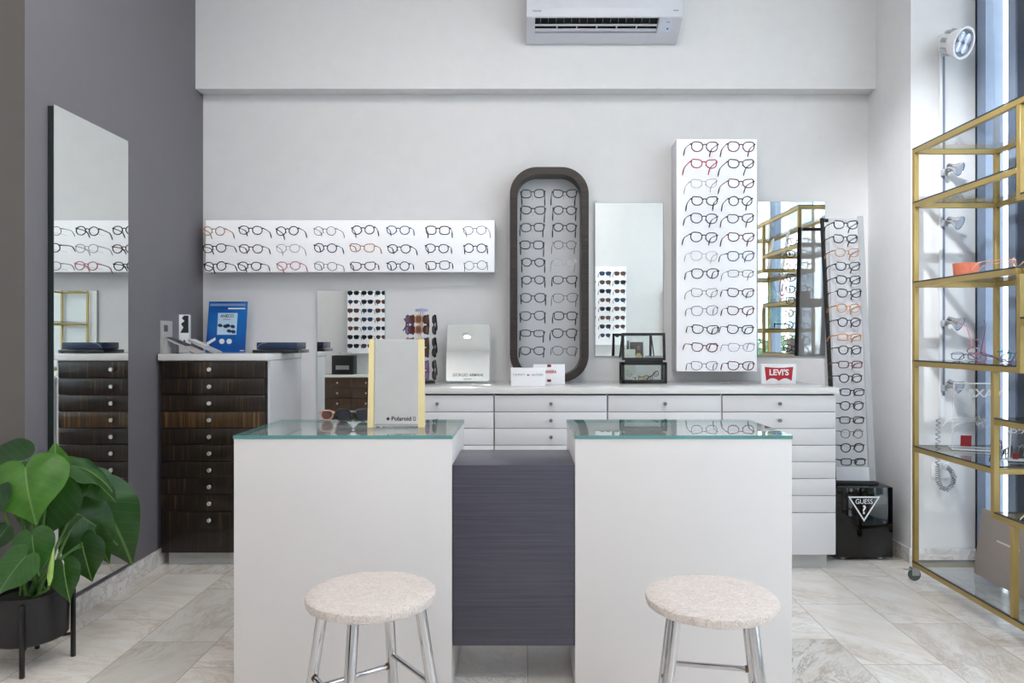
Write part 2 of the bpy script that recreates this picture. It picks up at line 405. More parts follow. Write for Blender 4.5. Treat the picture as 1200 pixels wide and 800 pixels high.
b = B(); box(b, RX, 2.5, PY, WY + .1, 0, CZ); struct('wall_right', b, M['wall'], 'white pier wall between back wall and window', 'wall')
b = B(); box(b, FLX, 2.5, RY - .1, RY, 0, CZ); struct('wall_rear', b, M['wall'], 'cream rear wall seen in the mirrors', 'wall')
b = B(); box(b, LX, LX + .014, LE, WY, 0, .085, .002); struct('baseboard_left', b, M['skirt'], 'pale marble baseboard under dark grey wall', 'baseboard')
b = B(); box(b, RX - .012, RX, PY - .012, WY, 0, .075, .002); box(b, RX, WX - .005, PY - .012, PY, 0, .075, .002)
struct('baseboard_right', b, M['skirt'], 'pale marble baseboard around the white pier', 'baseboard')
# window along the street side
WB = 0.42
win = thing('window_1', 'tall shop window with blue grey frame beside gold shelving', 'window'); win['kind'] = 'structure'
b = B(); box(b, WX, WX + .09, PY - .082, PY, 0, CZ); obj('window_frame', b, M['win_frame'], win)
b = B(); box(b, WX - .004, WX + .09, PY - .012, PY - .001, .0, CZ); obj('window_seal', b, M['seal'], win)
for y0, y1, m in ((3.53, 3.585, 'win_frame'), (3.40, 3.515, 'win_navy'), (1.55, 1.60, 'win_frame'), (RY, RY + .08, 'win_frame')):
    b = B(); box(b, WX, WX + .09, y0, y1, 0, CZ); obj('window_mullion', b, M[m], win)
b = B(); box(b, WX, WX + .09, RY + .08, 3.40, 0, .07); obj('window_sill', b, M['win_frame'], win)
b = B(); box(b, WX, WX + .09, RY + .08, 3.40, CZ - .1, CZ); obj('window_head', b, M['win_frame'], win)
for y0, y1 in ((3.586, PY - .083), (1.621, 3.399), (RY + .081, 1.549)):
    b = B(); box(b, WX + .04, WX + .046, y0, y1, 0.07, CZ - .1); obj('window_pane', b, M['glass'], win)
# outside
b = B(); box(b, 2.5, 30, -30, 40, -.16, -.06); struct('street', b, M['street'], 'pale paved street beyond the shop window', 'street')
fa = thing('street_building', 'pale building across the street beyond the shop window', 'building', (8, 8, -.06))
b = B(); box(b, 8, 9, -25, 40, -.06, 11); obj('wall', b, M['facade'], fa)
for i in range(12):
    y = -14.8 + i * 4.1
    if 10.5 < y < 11.5: continue
    b = B(); box(b, 7.8, 8, y, y + .5, -.06, 11); obj('pilaster', b, M['pilaster'], fa)
    for zz in () if 9 < y < 12 else (1.0, 4.4, 7.6):
        b = B(); box(b, 7.96, 7.999, y + 1.3, y + 3.1, zz, zz + 2.0); obj('window', b, M['shade_glass'], fa)
for gx, gy, gs in ((3.5, -1.6, 0.5), (3.7, 0.3, 0.42)):
    sh = thing('street_shrub', 'green potted shrub out on the pavement, %s of two' % ('nearer the corner' if gy < 0 else 'by the window middle'), 'shrub', (gx, gy, -.06), 'shrubs outside the window')
    b = B(); lathe(b, [(0, -.06), (.16, -.06), (.2, .34), (.18, .34), (.17, .3), (0, .3)], gx, gy); obj('planter', b, M['board'], sh)
    b = B()
    for i in range(420):
        d = Vector((random.gauss(0, 1), random.gauss(0, 1), random.gauss(0, 1))).normalized() * gs * random.uniform(.5, 1)
        c = Vector((gx, gy, .75)) + d; u, w = frame_of(Vector((random.uniform(-1, 1), random.uniform(-1, 1), random.uniform(.1, 1))))
        s = random.uniform(.05, .09)
        b.faces.new([b.verts.new(c + u * s), b.verts.new(c + w * s * .5), b.verts.new(c - u * s), b.verts.new(c - w * s * .5)])
    obj('foliage', b, M['bush'], sh, smooth=False)
# ceiling lamps
for i, (x, y, lb) in enumerate(((-1.6, .1, 'square lit ceiling panel near the grey wall end, middle of room'), (.5, .3, 'square lit ceiling panel near the window, middle of room'),
                              (-1.0, 2.3, 'square lit ceiling panel towards the back wall on cabinet side'), (.5, 2.3, 'square lit ceiling panel towards the back wall on window side'))):
    cl = thing('ceiling_light', lb, 'ceiling light', (x, y, CZ - .04), 'square ceiling panels')
    b = B(); ring_prism(b, [(-.33, -.33), (.33, -.33), (.33, .33), (-.33, .33)], [(-.30, -.30), (.30, -.30), (.30, .30), (-.30, .30)], 0, .039)
    fr = obj('light_housing', b, M['frost'], cl, local=True); fr.rotation_euler = (PI / 2, 0, 0); fr.location = (0, 0, .039)
    b = B(); box(b, -.30, .30, -.30, .30, .006, .03); obj('diffuser', b, M['lamp'], cl, local=True)
ts = thing('track_spotlight', 'white ceiling spotlight aimed at the window pier', 'spotlight', (.75, 1.7, CZ - .001))
aim = (Vector((2.32, 3.84, 1.5)) - Vector((.75, 1.7, CZ - .16))).normalized(); tq = aim.to_track_quat('Z', 'Y').to_matrix().to_4x4()
b = B(); lathe(b, [(0, CZ - .025), (.05, CZ - .025), (.05, CZ - .001), (0, CZ - .001)], .75, 1.7, 24); obj('ceiling_mount', b, M['frost'], ts)
b = B(); cyl(b, (.75, 1.7, CZ - .14), (.75, 1.7, CZ - .0255), .008, 10); obj('mount_stem', b, M['frost'], ts)
b = B(); lathe(b, [(0, -.06), (.035, -.06), (.045, .06), (.042, .06), (.036, .02), (0, .02)], 0, 0, 24); bmesh.ops.transform(b, matrix=Matrix.Translation((.75, 1.7, CZ - .16)) @ tq, verts=b.verts); obj('lamp_head', b, M['frost'], ts)
sl_ = bpy.data.lights.new('spot_beam', 'SPOT'); sl_.energy = 320; sl_.spot_size = math.radians(40); sl_.spot_blend = .9; sl_.shadow_soft_size = .04; sl_.color = (.93, .97, 1.0)
so_ = bpy.data.objects.new('spot_beam', sl_); C.objects.link(so_); so_.parent = ts; so_.location = Vector((0, 0, -.159)) + aim * .065; so_.rotation_euler = aim.to_track_quat('-Z', 'Y').to_euler()
for i, (x, y, r, lb) in enumerate(((-.52, .75, .11, 'round downlight reflected large in the small slanted mirror'), (-.72, -.15, .04, 'little round downlight near the rear wall'))):
    cl = thing('downlight', lb, 'downlight', (x, y, CZ - .03))
    b = B(); lathe(b, [(r, .0295), (r + .02, .0295), (r + .02, 0), (r, .0)], 0, 0); obj('trim_ring', b, M['frost'], cl, local=True)
    b = B(); lathe(b, [(0, .004), (r, .004), (r, .02), (0, .02)], 0, 0); obj('lamp_face', b, M['lamp_hot'], cl, local=True)

# ================================================================ eyeglasses
def outline(style, n=26):
    w, h, e, up, drop = dict(round=(.047, .044, 2.0, 0, 0), panto=(.049, .042, 2.35, .001, .002), cateye=(.053, .040, 2.6, .010, .003),
        rect=(.052, .033, 3.4, .001, 0), square=(.051, .042, 3.0, .001, .001), butterfly=(.055, .046, 2.5, .006, .002), shield=(.058, .046, 3.2, .003, .002))[style]
    pts = []
    for i in range(n):
        t = 2 * PI * i / n; c, s = math.cos(t), math.sin(t)
        x = w / 2 * math.copysign(abs(c) ** (2 / e), c); z = h / 2 * math.copysign(abs(s) ** (2 / e), s)
        if style in ('panto', 'cateye', 'butterfly', 'shield') and z < 0: x *= 1 - .16 * (-z / (h / 2)) ** 1.5
        if up and x > 0 and z > -h * .1: z += up * (x / (w / 2)) ** 2 * min(1, (z / (h / 2)) + .2)
        if drop and x < 0 and z < 0: z += drop * (x / (w / 2)) ** 2
        pts.append((x, z))
    return pts, w, h
MESH = {}
def glasses_meshes(style, thick, pose):
    key = (style, thick, pose)
    if key in MESH: return MESH[key]
    pts, w, h = outline(style)
    br = .018; cx = w / 2 + br / 2
    b = B()
    for s in (-1, 1):
        tube(b, [(s * (cx + x), -.004 * abs(x + cx) / .06 + .004 * ((cx + x) / .066) ** 2, z) for x, z in pts], thick, 6, closed=True, flat=1.0)
    zb = h * .17
    bp = [(-br / 2 - .003 + (br + .006) * k / 6, -.002 + 0.0, zb + .0035 * math.sin(PI * k / 6)) for k in range(7)]
    tube(b, bp, thick * 1.05, 6)
    hx = cx + w / 2 + .0035; hz = h * .28
    for s in (-1, 1):
        tube(b, [(s * (cx + w / 2 - .003), .001, hz), (s * hx, .002, hz), (s * (hx + .001), .008, hz)], [thick * 1.3, thick * 1.5, thick * 1.1], 6)
        tube(b, [(s * (br / 2 + .001), 0, -.004), (s * (br / 2 - .001), .007, -.006), (s * (br / 2), .009, -.010)], .0011, 5)
    fm = finish('front_frame', b, FR['black'], True)
    lm = []
    for s in (-1, 1):
        b = B(); vs = [b.verts.new((s * (cx + x) , .0035 * ((cx + x) / .066) ** 2 - .004 * abs(x + cx) / .06, z)) for x, z in pts]
        b.faces.new(vs); lm.append(finish('lens', b, M['lens'], False))
    tm = []
    for s in (-1, 1):
        pitch, yaw = (pose[0], pose[1]) if s < 0 else (pose[2], pose[3])
        k_ = pose[4] if len(pose) > 4 else 1.0
        path = [Vector((0, 0, 0)), Vector((.0, .03, 0)), Vector((0, .065, -.001)), Vector((0, .095, -.003)), Vector((0, .112, -.011)), Vector((0, .126, -.026)), Vector((0, .132, -.036))]
        R = Matrix.Rotation(s * yaw, 3, 'Z') @ Matrix.Rotation(-pitch, 3, 'X')
        b = B(); tube(b, [R @ (p * k_) + Vector((s * (hx + .001), .008, hz)) for p in path], [thick * 1.2, thick, thick * .95, thick * 1.0, thick * 1.2, thick * 1.25, thick * .8], 6)
        tm.append(finish('temple', b, FR['black'], True))
    MESH[key] = (fm, lm, tm); return MESH[key]
def link_child(name, me, mat, parent):
    o = bpy.data.objects.new(name, me); C.objects.link(o); o.parent = parent
    o.material_slots[0].link = 'OBJECT'; o.material_slots[0].material = mat
    return o
STYLEN = dict(round='round', panto='rounded', cateye='cat-eye', rect='rectangular', square='square', butterfly='wide', shield='shield')
COLN = dict(gunmetal='dark metal', slate='grey blue', clear='pale clear', lilac='pale lilac', gold='gold wire', silver='silver wire')
PROTO = {}
def glasses(style, col, loc, label, group=None, rot=(0, 0, 0), thick=None, pose=(.16, .03, .16, .03), lens='lens', name='eyeglasses', cat='glasses', scale=1.0):
    if thick is None: thick = .0017 if col in ('gunmetal', 'gold', 'silver') else (.0022 if col in ('clear', 'lilac', 'grey') else .0028)
    key = (style, thick, pose, col, lens, name)
    if key not in PROTO:
        fm, lm, tm = glasses_meshes(style, thick, pose)
        r = thing(name, label, cat, loc, group, rot)
        link_child('front_frame', fm, FR[col], r)
        for me in lm: link_child('lens', me, M[lens], r)
        for me in tm: link_child('temple', me, FR[col], r)
        PROTO[key] = r
    else:
        r = copy_tree(PROTO[key]); r.location = loc; r.rotation_euler = rot; tag(r, label, cat)
        if 'group' in r: del r['group']
        if group: r['group'] = group
    r.scale = (scale,) * 3
    return r
def settle(r, z):
    """lowers or lifts a placed pair so that it just touches the surface at height z"""
    m = Matrix.LocRotScale(r.location, r.rotation_euler, r.scale)
    lo = min((m @ v.co).z for c in r.children for v in c.data.vertices)
    r.location.z += z + .0008 - lo
    return r
ORD = ['first', 'second', 'third', 'fourth', 'fifth', 'sixth', 'seventh', 'eighth', 'ninth', 'tenth', 'eleventh', 'twelfth', 'thirteenth', 'fourteenth', 'fifteenth', 'sixteenth', 'seventeenth', 'eighteenth']
def nm(col, st): return '%s %s' % (COLN.get(col, col), STYLEN[st])
POSES = [(.0, .02, .02, .02, .86), (.03, -.03, .0, .04, .86), (-.04, .05, .03, -.06, .86), (.03, .0, -.02, .02, .9)]

# ================================================================ long light box
PYL = 4.22; GY = PYL - .16
x0, x1, z0, z1 = X(241, PYL), X(579.5, PYL), Z(318.5, PYL), Z(258, PYL)
lb = thing('light_box', 'long low white lit display box holding three rows of glasses', 'light box', ((x0 + x1) / 2, WY - .001, z0))
b = B(); box(b, x0, x1, PYL + .012, WY - .001, z0, z1, .002); obj('mount_case', b, M['lightbox_side'], lb)
b = B(); box(b, x0, x1, PYL, PYL + .0119, z0, z1, .002); obj('lit_panel', b, M['lightbox'], lb)
cols = [251.5, 293.5, 337.5, 381.5, 425, 467.5, 512.5, 556.5]; rows = [270, 291, 311.5]
TBL = [['tan:round', 'black:panto', 'black:round', 'gunmetal:round', 'black:round', 'slate:panto', 'black:square', 'gunmetal:panto'],
       ['black:panto', 'tortoise:panto', 'lilac:panto', 'navy:round', 'amber:cateye', 'black:panto', 'black:panto', 'navy:round'],
       ['black:round', 'black:panto', 'pink:panto', 'grey:panto', 'burgundy:cateye', 'navy:round', 'brown:square', 'gunmetal:round']]
def pegs(parent, plist, y0):
    for p, gy in plist:
        b = B(); cyl(b, (p[0], gy + .008, p[2] - .004), (p[0], y0, p[2] - .004), .0022, 6); obj('display_peg', b, M['acrylic'], parent)
pl = []
for r in range(3):
    for c in range(8):
        col, st = TBL[r][c].split(':'); p = P(cols[c] + random.uniform(-1, 1), rows[r] + random.uniform(-.7, .7), GY)
        glasses(st, col, p, '%s glasses, %s row of long light box, %s from grey wall' % (nm(col, st), ['top', 'middle', 'bottom'][r], ORD[c]), 'glasses on the long light box',
                (random.uniform(-.04, .1), random.uniform(-.05, .05), random.uniform(-.06, .06)), pose=random.choice(POSES), scale=1.08)
        pl.append((p, GY))
pegs(lb, pl, PYL)
# ================================================================ tall light box
PYT = 4.17; GYT = PYT - .166
x0, x1, z0, z1 = X(793, PYT), X(887, PYT), Z(435, PYT), Z(163, PYT)
lb = thing('light_box', 'tall white lit display box with two columns of glasses', 'light box', ((x0 + x1) / 2, WY - .001, z0))
b = B(); box(b, x0, x1, PYT + .012, WY - .001, z0, z1, .003); obj('mount_case', b, M['lightbox_side'], lb)
b = B(); box(b, x0, x1, PYT, PYT + .0119, z0, z1, .002); obj('lit_panel', b, M['lightbox'], lb)
rows = [172, 192, 215, 235.5, 256, 278, 300, 320.5, 343, 364, 386, 407, 428.5]
TL = 'burgundy:butterfly red:cateye clear:cateye black:cateye navy:butterfly navy:butterfly clear:butterfly black:butterfly gunmetal:cateye grey:butterfly black:cateye burgundy:cateye grey:cateye'.split()
TR = 'burgundy:butterfly black:cateye burgundy:cateye black:round brown:cateye burgundy:cateye slate:butterfly gunmetal:rect brown:cateye burgundy:cateye black:cateye lilac:cateye burgundy:cateye'.split()
pl = []
for r in range(13):
    for c in range(2):
        col, st = (TL, TR)[c][r].split(':'); p = P((825.5, 868)[c] + random.uniform(-.8, .8), rows[r], GYT)
        glasses(st, col, p, '%s glasses, %s row down tall light box, %s' % (nm(col, st), ORD[r], ('oval display side', 'window side')[c]), 'glasses on the tall light box',
                (random.uniform(0, .12), random.uniform(-.04, .04), random.uniform(-.05, .05)), pose=random.choice([(.0, .02, .04, .02), (.06, -.03, .02, .04), (.08, .04, .05, -.06)]), scale=1.12)
        pl.append((p, GYT))
pegs(lb, pl, PYT)
# ================================================================ oval display
OY = 4.17
SLAB = .924
ox0, ox1, oz0, oz1 = X(597.5, OY), X(690, OY), SLAB + .001, Z(195.5, OY)
ov = thing('oval_display', 'tall rounded dark wood display case with grey back panel', 'display case', ((ox0 + ox1) / 2, WY, oz0))
b = B(); ring_prism(b, rrect(ox0, ox1, oz0, oz1, .155, 12), rrect(ox0 + .042, ox1 - .042, oz0 + .042, oz1 - .042, .115, 12), OY, WY - .001); obj('surround', b, M['wenge'], ov)
b = B(); prism(b, rrect(ox0 + .0425, ox1 - .0425, oz0 + .0425, oz1 - .0425, .1145, 12), WY - .03, WY - .002); obj('back_panel', b, M['gpanel'], ov, smooth=False)
rows = [226, 245.5, 265.5, 286, 306.5, 327, 348, 369, 389.5, 410]
OL = 'black:square black:cateye black:square black:square black:panto black:panto black:butterfly black:butterfly black:rect black:cateye'.split()
OR = 'black:cateye black:panto black:panto gunmetal:panto clear:rect black:cateye gunmetal:butterfly black:square black:butterfly gunmetal:butterfly'.split()
pl = []; GO = WY - .03 - .165
for r in range(10):
    for c in range(2):
        col, st = (OL, OR)[c][r].split(':'); p = P((624, 662)[c] + random.uniform(-.8, .8), rows[r] + 1, GO)
        glasses(st, col, p, '%s glasses, %s row down dark oval display, %s' % (nm(col, st), ORD[r], ('long light box side', 'narrow mirror side')[c]), 'glasses in the oval display',
                (random.uniform(-.02, .1), random.uniform(-.03, .03), random.uniform(-.05, .05)), pose=random.choice([(.12, .0, .12, .0), (.1, .0, .17, .03)]), scale=1.06)
        pl.append((p, GO))
pegs(ov, pl, WY - .03)

# ================================================================ wall mirrors
def wall_mirror(x0, x1, z0, z1, label, y=WY):
    r = thing('wall_mirror', label, 'mirror', ((x0 + x1) / 2, y, z0))
    b = B(); box(b, x0, x1, y - .012, y - .001, z0, z1, .001); obj('mirror_backing', b, M['pane_edge'], r)
    b = B(); box(b, x0 + .003, x1 - .003, y - .0135, y - .0122, z0 + .003, z1 - .003); obj('mirror_face', b, M['mirror'], r, smooth=False)
    return r
my = WY - .0135
wall_mirror(X(371, my), X(451.5, my), SLAB * .6, Z(340, my), 'plain frameless mirror under the long light box beside dark cabinet')
wall_mirror(X(697, my), X(777.5, my), Z(417.5, my), Z(237, my), 'narrow upright mirror between oval display and tall light box')
wall_mirror(X(887.5, my), X(967.5, my), Z(417.5, my), Z(236, my), 'mirror reflecting gold shelving, beside the leaning glasses tower')
tm = thing('wall_mirror', 'full length frameless mirror on dark grey wall behind plant', 'mirror', (LX, 3.2, .115))
b = B(); box(b, LX + .001, LX + .026, 2.912, 3.45, .117, 2.095, .001); obj('mirror_backing', b, M['mirror_edge'], tm)
b = B(); box(b, LX + .0262, LX + .028, 2.909, 3.453, .114, 2.10); obj('mirror_face', b, M['mirror'], tm, smooth=False)

# ================================================================ dark drawer cabinet
KY = 3.77
kx0, kx1 = LX + .016, X(315, KY)
kt = Z(414.5, KY)
cab = thing('drawer_cabinet', 'tall dark ebony drawer cabinet with white top in grey corner', 'cabinet', ((kx0 + kx1) / 2, 4.0, 0))
b = B(); box(b, kx0, kx1 - .0, KY + .02, WY - .002, .085, kt - .036); obj('carcass', b, M['white'], cab)
b = B(); box(b, kx0 + .0, kx1 - .012, KY + .019, KY + .0199, .09, kt - .038); obj('drawer_gap', b, M['gap'], cab)
b = B(); box(b, kx0 - .001, kx1 + .004, KY - .012, WY - .002, kt - .034, kt, .002); obj('worktop', b, M['top'], cab)
b = B(); box(b, kx0 + .025, kx1 - .03, KY + .05, WY - .002, 0, .084); obj('plinth', b, M['kick'], cab)
def knob(px, y, z, parent, m='knob', r=.011):
    b = B()
    prof = [(0, 0), (.005, 0), (.005, .010), (r, .013), (r, .020), (r * .85, .022), (0, .022)]
    lathe(b, prof, 0, 0, 16); bmesh.ops.transform(b, matrix=Matrix.Translation((px, y, z)) @ Matrix.Rotation(PI / 2, 4, 'X'), verts=b.verts)
    return obj('knob', b, M[m], parent)
ys = [423, 443, 462.5, 482, 501.5, 521, 540.5, 560, 579.5, 599, 648]
for i in range(10):
    za, zb = Z(ys[i], KY), Z(ys[i + 1], KY)
    b = B(); box(b, kx0 + .012, kx1 - .02, KY, KY + .018, zb + .0022, za - .0022, .001)
    d = obj('drawer', b, M['ebony_light'] if i == 3 else M['ebony'], cab)
    knob(X(246.5, KY), KY, (za + Z(ys[i] + 19.5, KY)) / 2, d)
# things on it
ct = kt
hld = thing('brochure_stand', 'grey cardboard brochure holder with small picture against grey wall', 'brochure stand', (LX + .008, 3.865, ct), rot=(0, 0, PI / 2))
b = B(); box(b, -.062, .062, 0, .006, 0.0005, .172); obj('back_card', b, M['cardgrey'], hld, local=True)
b = B(); box(b, -.062, .062, -.018, -.0005, 0.0005, .075); obj('pocket', b, M['cardgrey'], hld, local=True)
b = B(); box(b, -.03, .01, -.0015, -.0003, .115, .15); obj('picture', b, M['ink_grey'], hld, local=True)
bx = thing('white_carton', 'upright white carton with black photo print and blue mark', 'carton', (X(213, 4.05), 4.05, ct), rot=(0, 0, .25))
b = B(); box(b, -.042, .042, -.03, .03, .0005, .21, .001); obj('box_body', b, M['card'], bx, local=True)
b = B(); prism(b, [(-.002, .11), (.04, .11), (.04, .205), (.016, .205), (.006, .19), (.02, .175), (.002, .16), (.014, .14)], -.0312, -.0302); obj('photo_print', b, M['ink'], bx, local=True)
b = B(); prism(b, [(.012, .06), (.02, .05), (.026, .062), (.018, .075)], -.0312, -.0302); obj('blue_mark', b, M['navy'], bx, local=True)
for k, (px, lab, m) in enumerate(((213, 'dark topped sloping leaflet tray on dark cabinet beside carton', 'tray'), (226, 'pale sloping leaflet tray on dark cabinet beside blue poster', 'cardgrey'))):
    y = 3.83 + .0 * k
    tr = thing('leaflet_tray', lab, 'tray', (X(px, y), y + .06, ct))
    cx = X(px, y)
    b = B(); prism(b, [(cx - .085 + .02 * k, ct + .085 - .01 * k), (cx - .085 + .02 * k, ct + .075 - .01 * k), (cx + .07, ct + .0006), (cx + .085, ct + .0006), (cx + .085, ct + .008)], y + .085 * k, y + .08 + .085 * k)
    obj('sloping_body', b, M['cardgrey'], tr, smooth=False)
    b = B(); prism(b, [(cx - .078 + .02 * k, ct + .0835 - .01 * k), (cx + .02, ct + .042 - .003 * k), (cx + .02, ct + .044 - .003 * k), (cx - .078 + .02 * k, ct + .0865 - .01 * k)], y + .006 + .085 * k, y + .074 + .085 * k)
    obj('leaflet', b, M[m] if k == 0 else M['card'], tr, smooth=False)
# blue poster
pst = thing('poster_stand', 'blue advertising showcard with glasses picture leaning on back wall', 'showcard', (X(265, 4.19), 4.19, ct + .001), rot=(-.07, 0, 0))
pw, ph = .228, .291
b = B(); v = [(-pw / 2 - .004, 0), (pw / 2 - .008, 0), (pw / 2, ph), (-pw / 2 + .008, ph)]; prism(b, v, 0, .008); obj('card', b, M['poster'], pst, local=True, smooth=False)
b = B(); prism(b, [(-.055, .10), (.055, .10), (.06, .225), (-.052, .225)], -.0012, -.0002); ic = obj('inset_picture', b, plain('pale_blue_print', rgb(190, 218, 238), .3), pst, local=True, smooth=False)
text('lettering', 'ANECO', .026, M['navy'], pst, (0, -.0014, .207), sx=.85, bold=.0004)
b = B(); box(b, -.022, .022, -.0014, -.0004, .186, .189); obj('printed_line', b, M['red'], pst, local=True)
for (a, zz) in ((-.038, .153), (-.008, .148), (.006, .152), (.034, .147), (.014, .121), (.038, .117)):
    b = B(); prism(b, [(a + .0135 * math.cos(t * PI / 8) - .002 * math.sin(t * PI / 8), zz + .010 * math.sin(t * PI / 8)) for t in range(16)], -.0016, -.0004); obj('lens_print', b, M['navy'], pst, local=True, smooth=False)
for a in (-.026, .016):
    b = B(); prism(b, [(a + .015 * math.cos(t * PI / 10), .062 + .015 * math.sin(t * PI / 10)) for t in range(20)], -.0012, -.0002); obj('round_mark', b, M['card'], pst, local=True, smooth=False)
b = B(); prism(b, [(-.113, .036), (-.113, .056), (-.064, .085), (-.062, .07)], -.0012, -.0002); obj('white_streak', b, M['card'], pst, local=True, smooth=False)
b = B(); prism(b, [(-.098, .265), (.104, .265), (.104, .279), (-.098, .279)], -.0012, -.0002); obj('header_band', b, plain('grey_blue_print', rgb(120, 150, 190), .3), pst, local=True, smooth=False)
b = B(); prism(b, [(.005, .247), (.103, .247), (.103, .254), (.005, .254)], -.0012, -.0002); obj('printed_line', b, M['card'], pst, local=True, smooth=False)
b = B(); prism(b, [(.078, .006), (.102, .006), (.102, .012), (.078, .012)], -.0012, -.0002); obj('printed_line', b, M['card'], pst, local=True, smooth=False)
# navy case on tray
ty = 3.95
t1 = thing('case_tray', 'flat black tray under the navy case on dark cabinet', 'tray', (X(323, ty), ty + .1, ct))
b = B(); box(b, X(295.5, ty), X(349.5, ty), ty, ty + .2, ct + .0006, ct + .018, .003); obj('tray_body', b, M['tray'], t1)
b = B(); box(b, X(303, ty), X(340, ty), ty + .01, ty + .19, ct + .0182, ct + .02); obj('tray_lining', b, M['gap'], t1)
t2 = thing('navy_case', 'navy blue rectangular case lying on black tray', 'case', (X(323, ty), ty + .1, ct + .0205))
b = B(); box(b, X(299.5, ty), X(347, ty), ty + .012, ty + .18, ct + .0206, ct + .058, .004); obj('case_body', b, M['navy'], t2)
b = B(); tube(b, [Vector((X(301, ty) + .055 * (1 - math.cos(t * .16)), ty + .0118, ct + .03 + .026 * math.sin(t * .16))) for t in range(10)], .0011, 5); obj('pale_stripe', b, M['cardgrey'], t2)

# ================================================================ back counter
CY = 3.71
cxs = [446, 579, 712, 846, 980]
rowy = [463, 482.5, 502, 521.5, 541, 560.5, 580.5, 600.5, 650]
cname = ['white drawer unit behind the cream-edged desk mirror, first from grey wall', 'white drawer unit below the white sign cards, behind the dark panel', 'white drawer unit below the glass jewellery box', 'white drawer unit at the end of counter beside black box']
for i in range(4):
    xa, xb = X(cxs[i], CY), X(cxs[i + 1], CY)
    u = thing('drawer_unit', cname[i], 'drawer unit', ((xa + xb) / 2, 4.0, 0), 'white drawer units of the back counter')
    b = B(); box(b, xa + .0015, xb - .0015, CY + .019, WY - .002, .083, SLAB - .032); obj('carcass', b, M['white'], u)
    b = B(); box(b, xa + .004, xb - .004, CY + .0185, CY + .0189, .09, SLAB - .034); obj('drawer_gap', b, M['gap'], u)
    b = B(); box(b, xa + .002, xb - (.028 if i == 3 else .002), CY + .05, WY - .002, 0, .0825); obj('plinth', b, M['kick'], u)
    for k in range(8):
        za, zb = Z(rowy[k], CY), Z(rowy[k + 1], CY)
        b = B(); box(b, xa + .003, xb - .003, CY, CY + .018, zb + .0015, za - .0015, .001); d = obj('drawer', b, M['white'], u)
        knob((xa + xb) / 2, CY, (za + zb) / 2 if k < 7 else za - .045, d, 'knob_dark', .009)
b = B(); box(b, X(444, CY), X(982, CY), CY - .015, WY - .002, SLAB - .0302, SLAB, .002); ctop = tag(obj('worktop', b, M['top']), 'long glossy white worktop along the back wall', 'worktop')

# glasses spinner tower behind the desk mirror
sp = thing('spinner_stand', 'slim rotating stand of colourful glasses behind desk mirror', 'display stand', (X(494, 4.12), 4.12, SLAB))
sx = X(494, 4.12)
b = B(); lathe(b, [(0, SLAB + .0005), (.075, SLAB + .0005), (.075, SLAB + .012), (.03, SLAB + .02), (0, SLAB + .02)], sx, 4.12); obj('base', b, M['black'], sp)
b = B(); cyl(b, (sx, 4.12, SLAB + .02), (sx, 4.12, SLAB + .40), .008, 10); obj('pole', b, M['chrome'], sp)
b = B(); lathe(b, [(0, SLAB + .40), (.035, SLAB + .40), (.035, SLAB + .412), (0, SLAB + .418)], sx, 4.12); obj('top_cap', b, plain('lilac_cap', rgb(172, 168, 214), .3), sp)
SPC = [(-.060, -.022, 1.15, 'outermost wall-side', ('purple', 'pink', 'purple')), (-.036, -.055, .6, 'second wall-side', ('plum', 'purple', 'lilac')), (-.004, -.068, .1, 'middle', ('amber', 'gold', 'tortoise')),
       (.028, -.058, -.5, 'second sign-side', ('tortoise', 'brown', 'purple')), (.058, -.024, -1.1, 'outermost sign-side', ('black', 'black', 'gunmetal'))]
FR['plum'] = acet('plum', rgb(92, 60, 92))
for dx, dy, yw, where, cc in SPC:
    b = B(); cyl(b, (sx + dx * .3, 4.12 + dy * .3, SLAB + .021), (sx + dx * .3, 4.12 + dy * .3, SLAB + .399), .004, 8); obj('rail', b, M['acrylic'], sp)
    for k in range(3):
        col = cc[k]
        glasses('square', col, (sx + dx * 1.25, 4.12 + dy * 1.25, SLAB + .325 - .126 * k), '%s glasses standing on end, %s row, %s column of rotating stand' % (COLN.get(col, col), ['top', 'middle', 'bottom'][k], where),
                'glasses on the rotating stand', (Matrix.Rotation(yw, 3, 'Z') @ Matrix.Rotation(PI / 2, 3, 'Y')).to_euler(), pose=(0, 1.42, 0, 1.5, .8), thick=.0046, scale=.82,
                lens={'purple': 'plum_lens', 'pink': 'plum_lens', 'lilac': 'plum_lens', 'black': 'dark_lens', 'gunmetal': 'dark_lens'}.get(col, 'brown_lens'))
# slanted sign mirror on the counter
def leaning(name, label, cat, px0, px1, yb, lean, group=None, yaw=0):
    return thing(name, label, cat, (X((px0 + px1) / 2, yb), yb, SLAB + .0008), group, rot=(-lean, 0, yaw))
sg = leaning('sign_mirror', 'small slanted counter mirror with grey serif lettering', 'counter mirror', 522, 574, 4.17, .235)
sw = X(574.5, 4.19) - X(523, 4.19); shh = .342
b = B(); prism(b, rrect(-sw / 2, sw / 2, .0025, shh, .012, 5), 0, .006); obj('glass_plate', b, M['pane_edge'], sg, local=True)
b = B(); prism(b, rrect(-sw / 2 + .003, sw / 2 - .003, .006, shh - .003, .010, 5), -.0012, -.0002); obj('mirror_face', b, M['mirror'], sg, local=True, smooth=False)
b = B(); prism_x(b, [(.0065, .2), (.0065, .19), (.12, .042), (.125, .048)], -.05, .05); obj('easel_leg', b, M['pane_edge'], sg, local=True, smooth=False)
text('lettering', 'GIORGIO ARMANI', .0245, M['ink_grey'], sg, (0, -.0016, .040), sx=.86, bold=.0003)
text('lettering', 'eyewear', .014, M['ink_grey'], sg, (0, -.0016, .018))
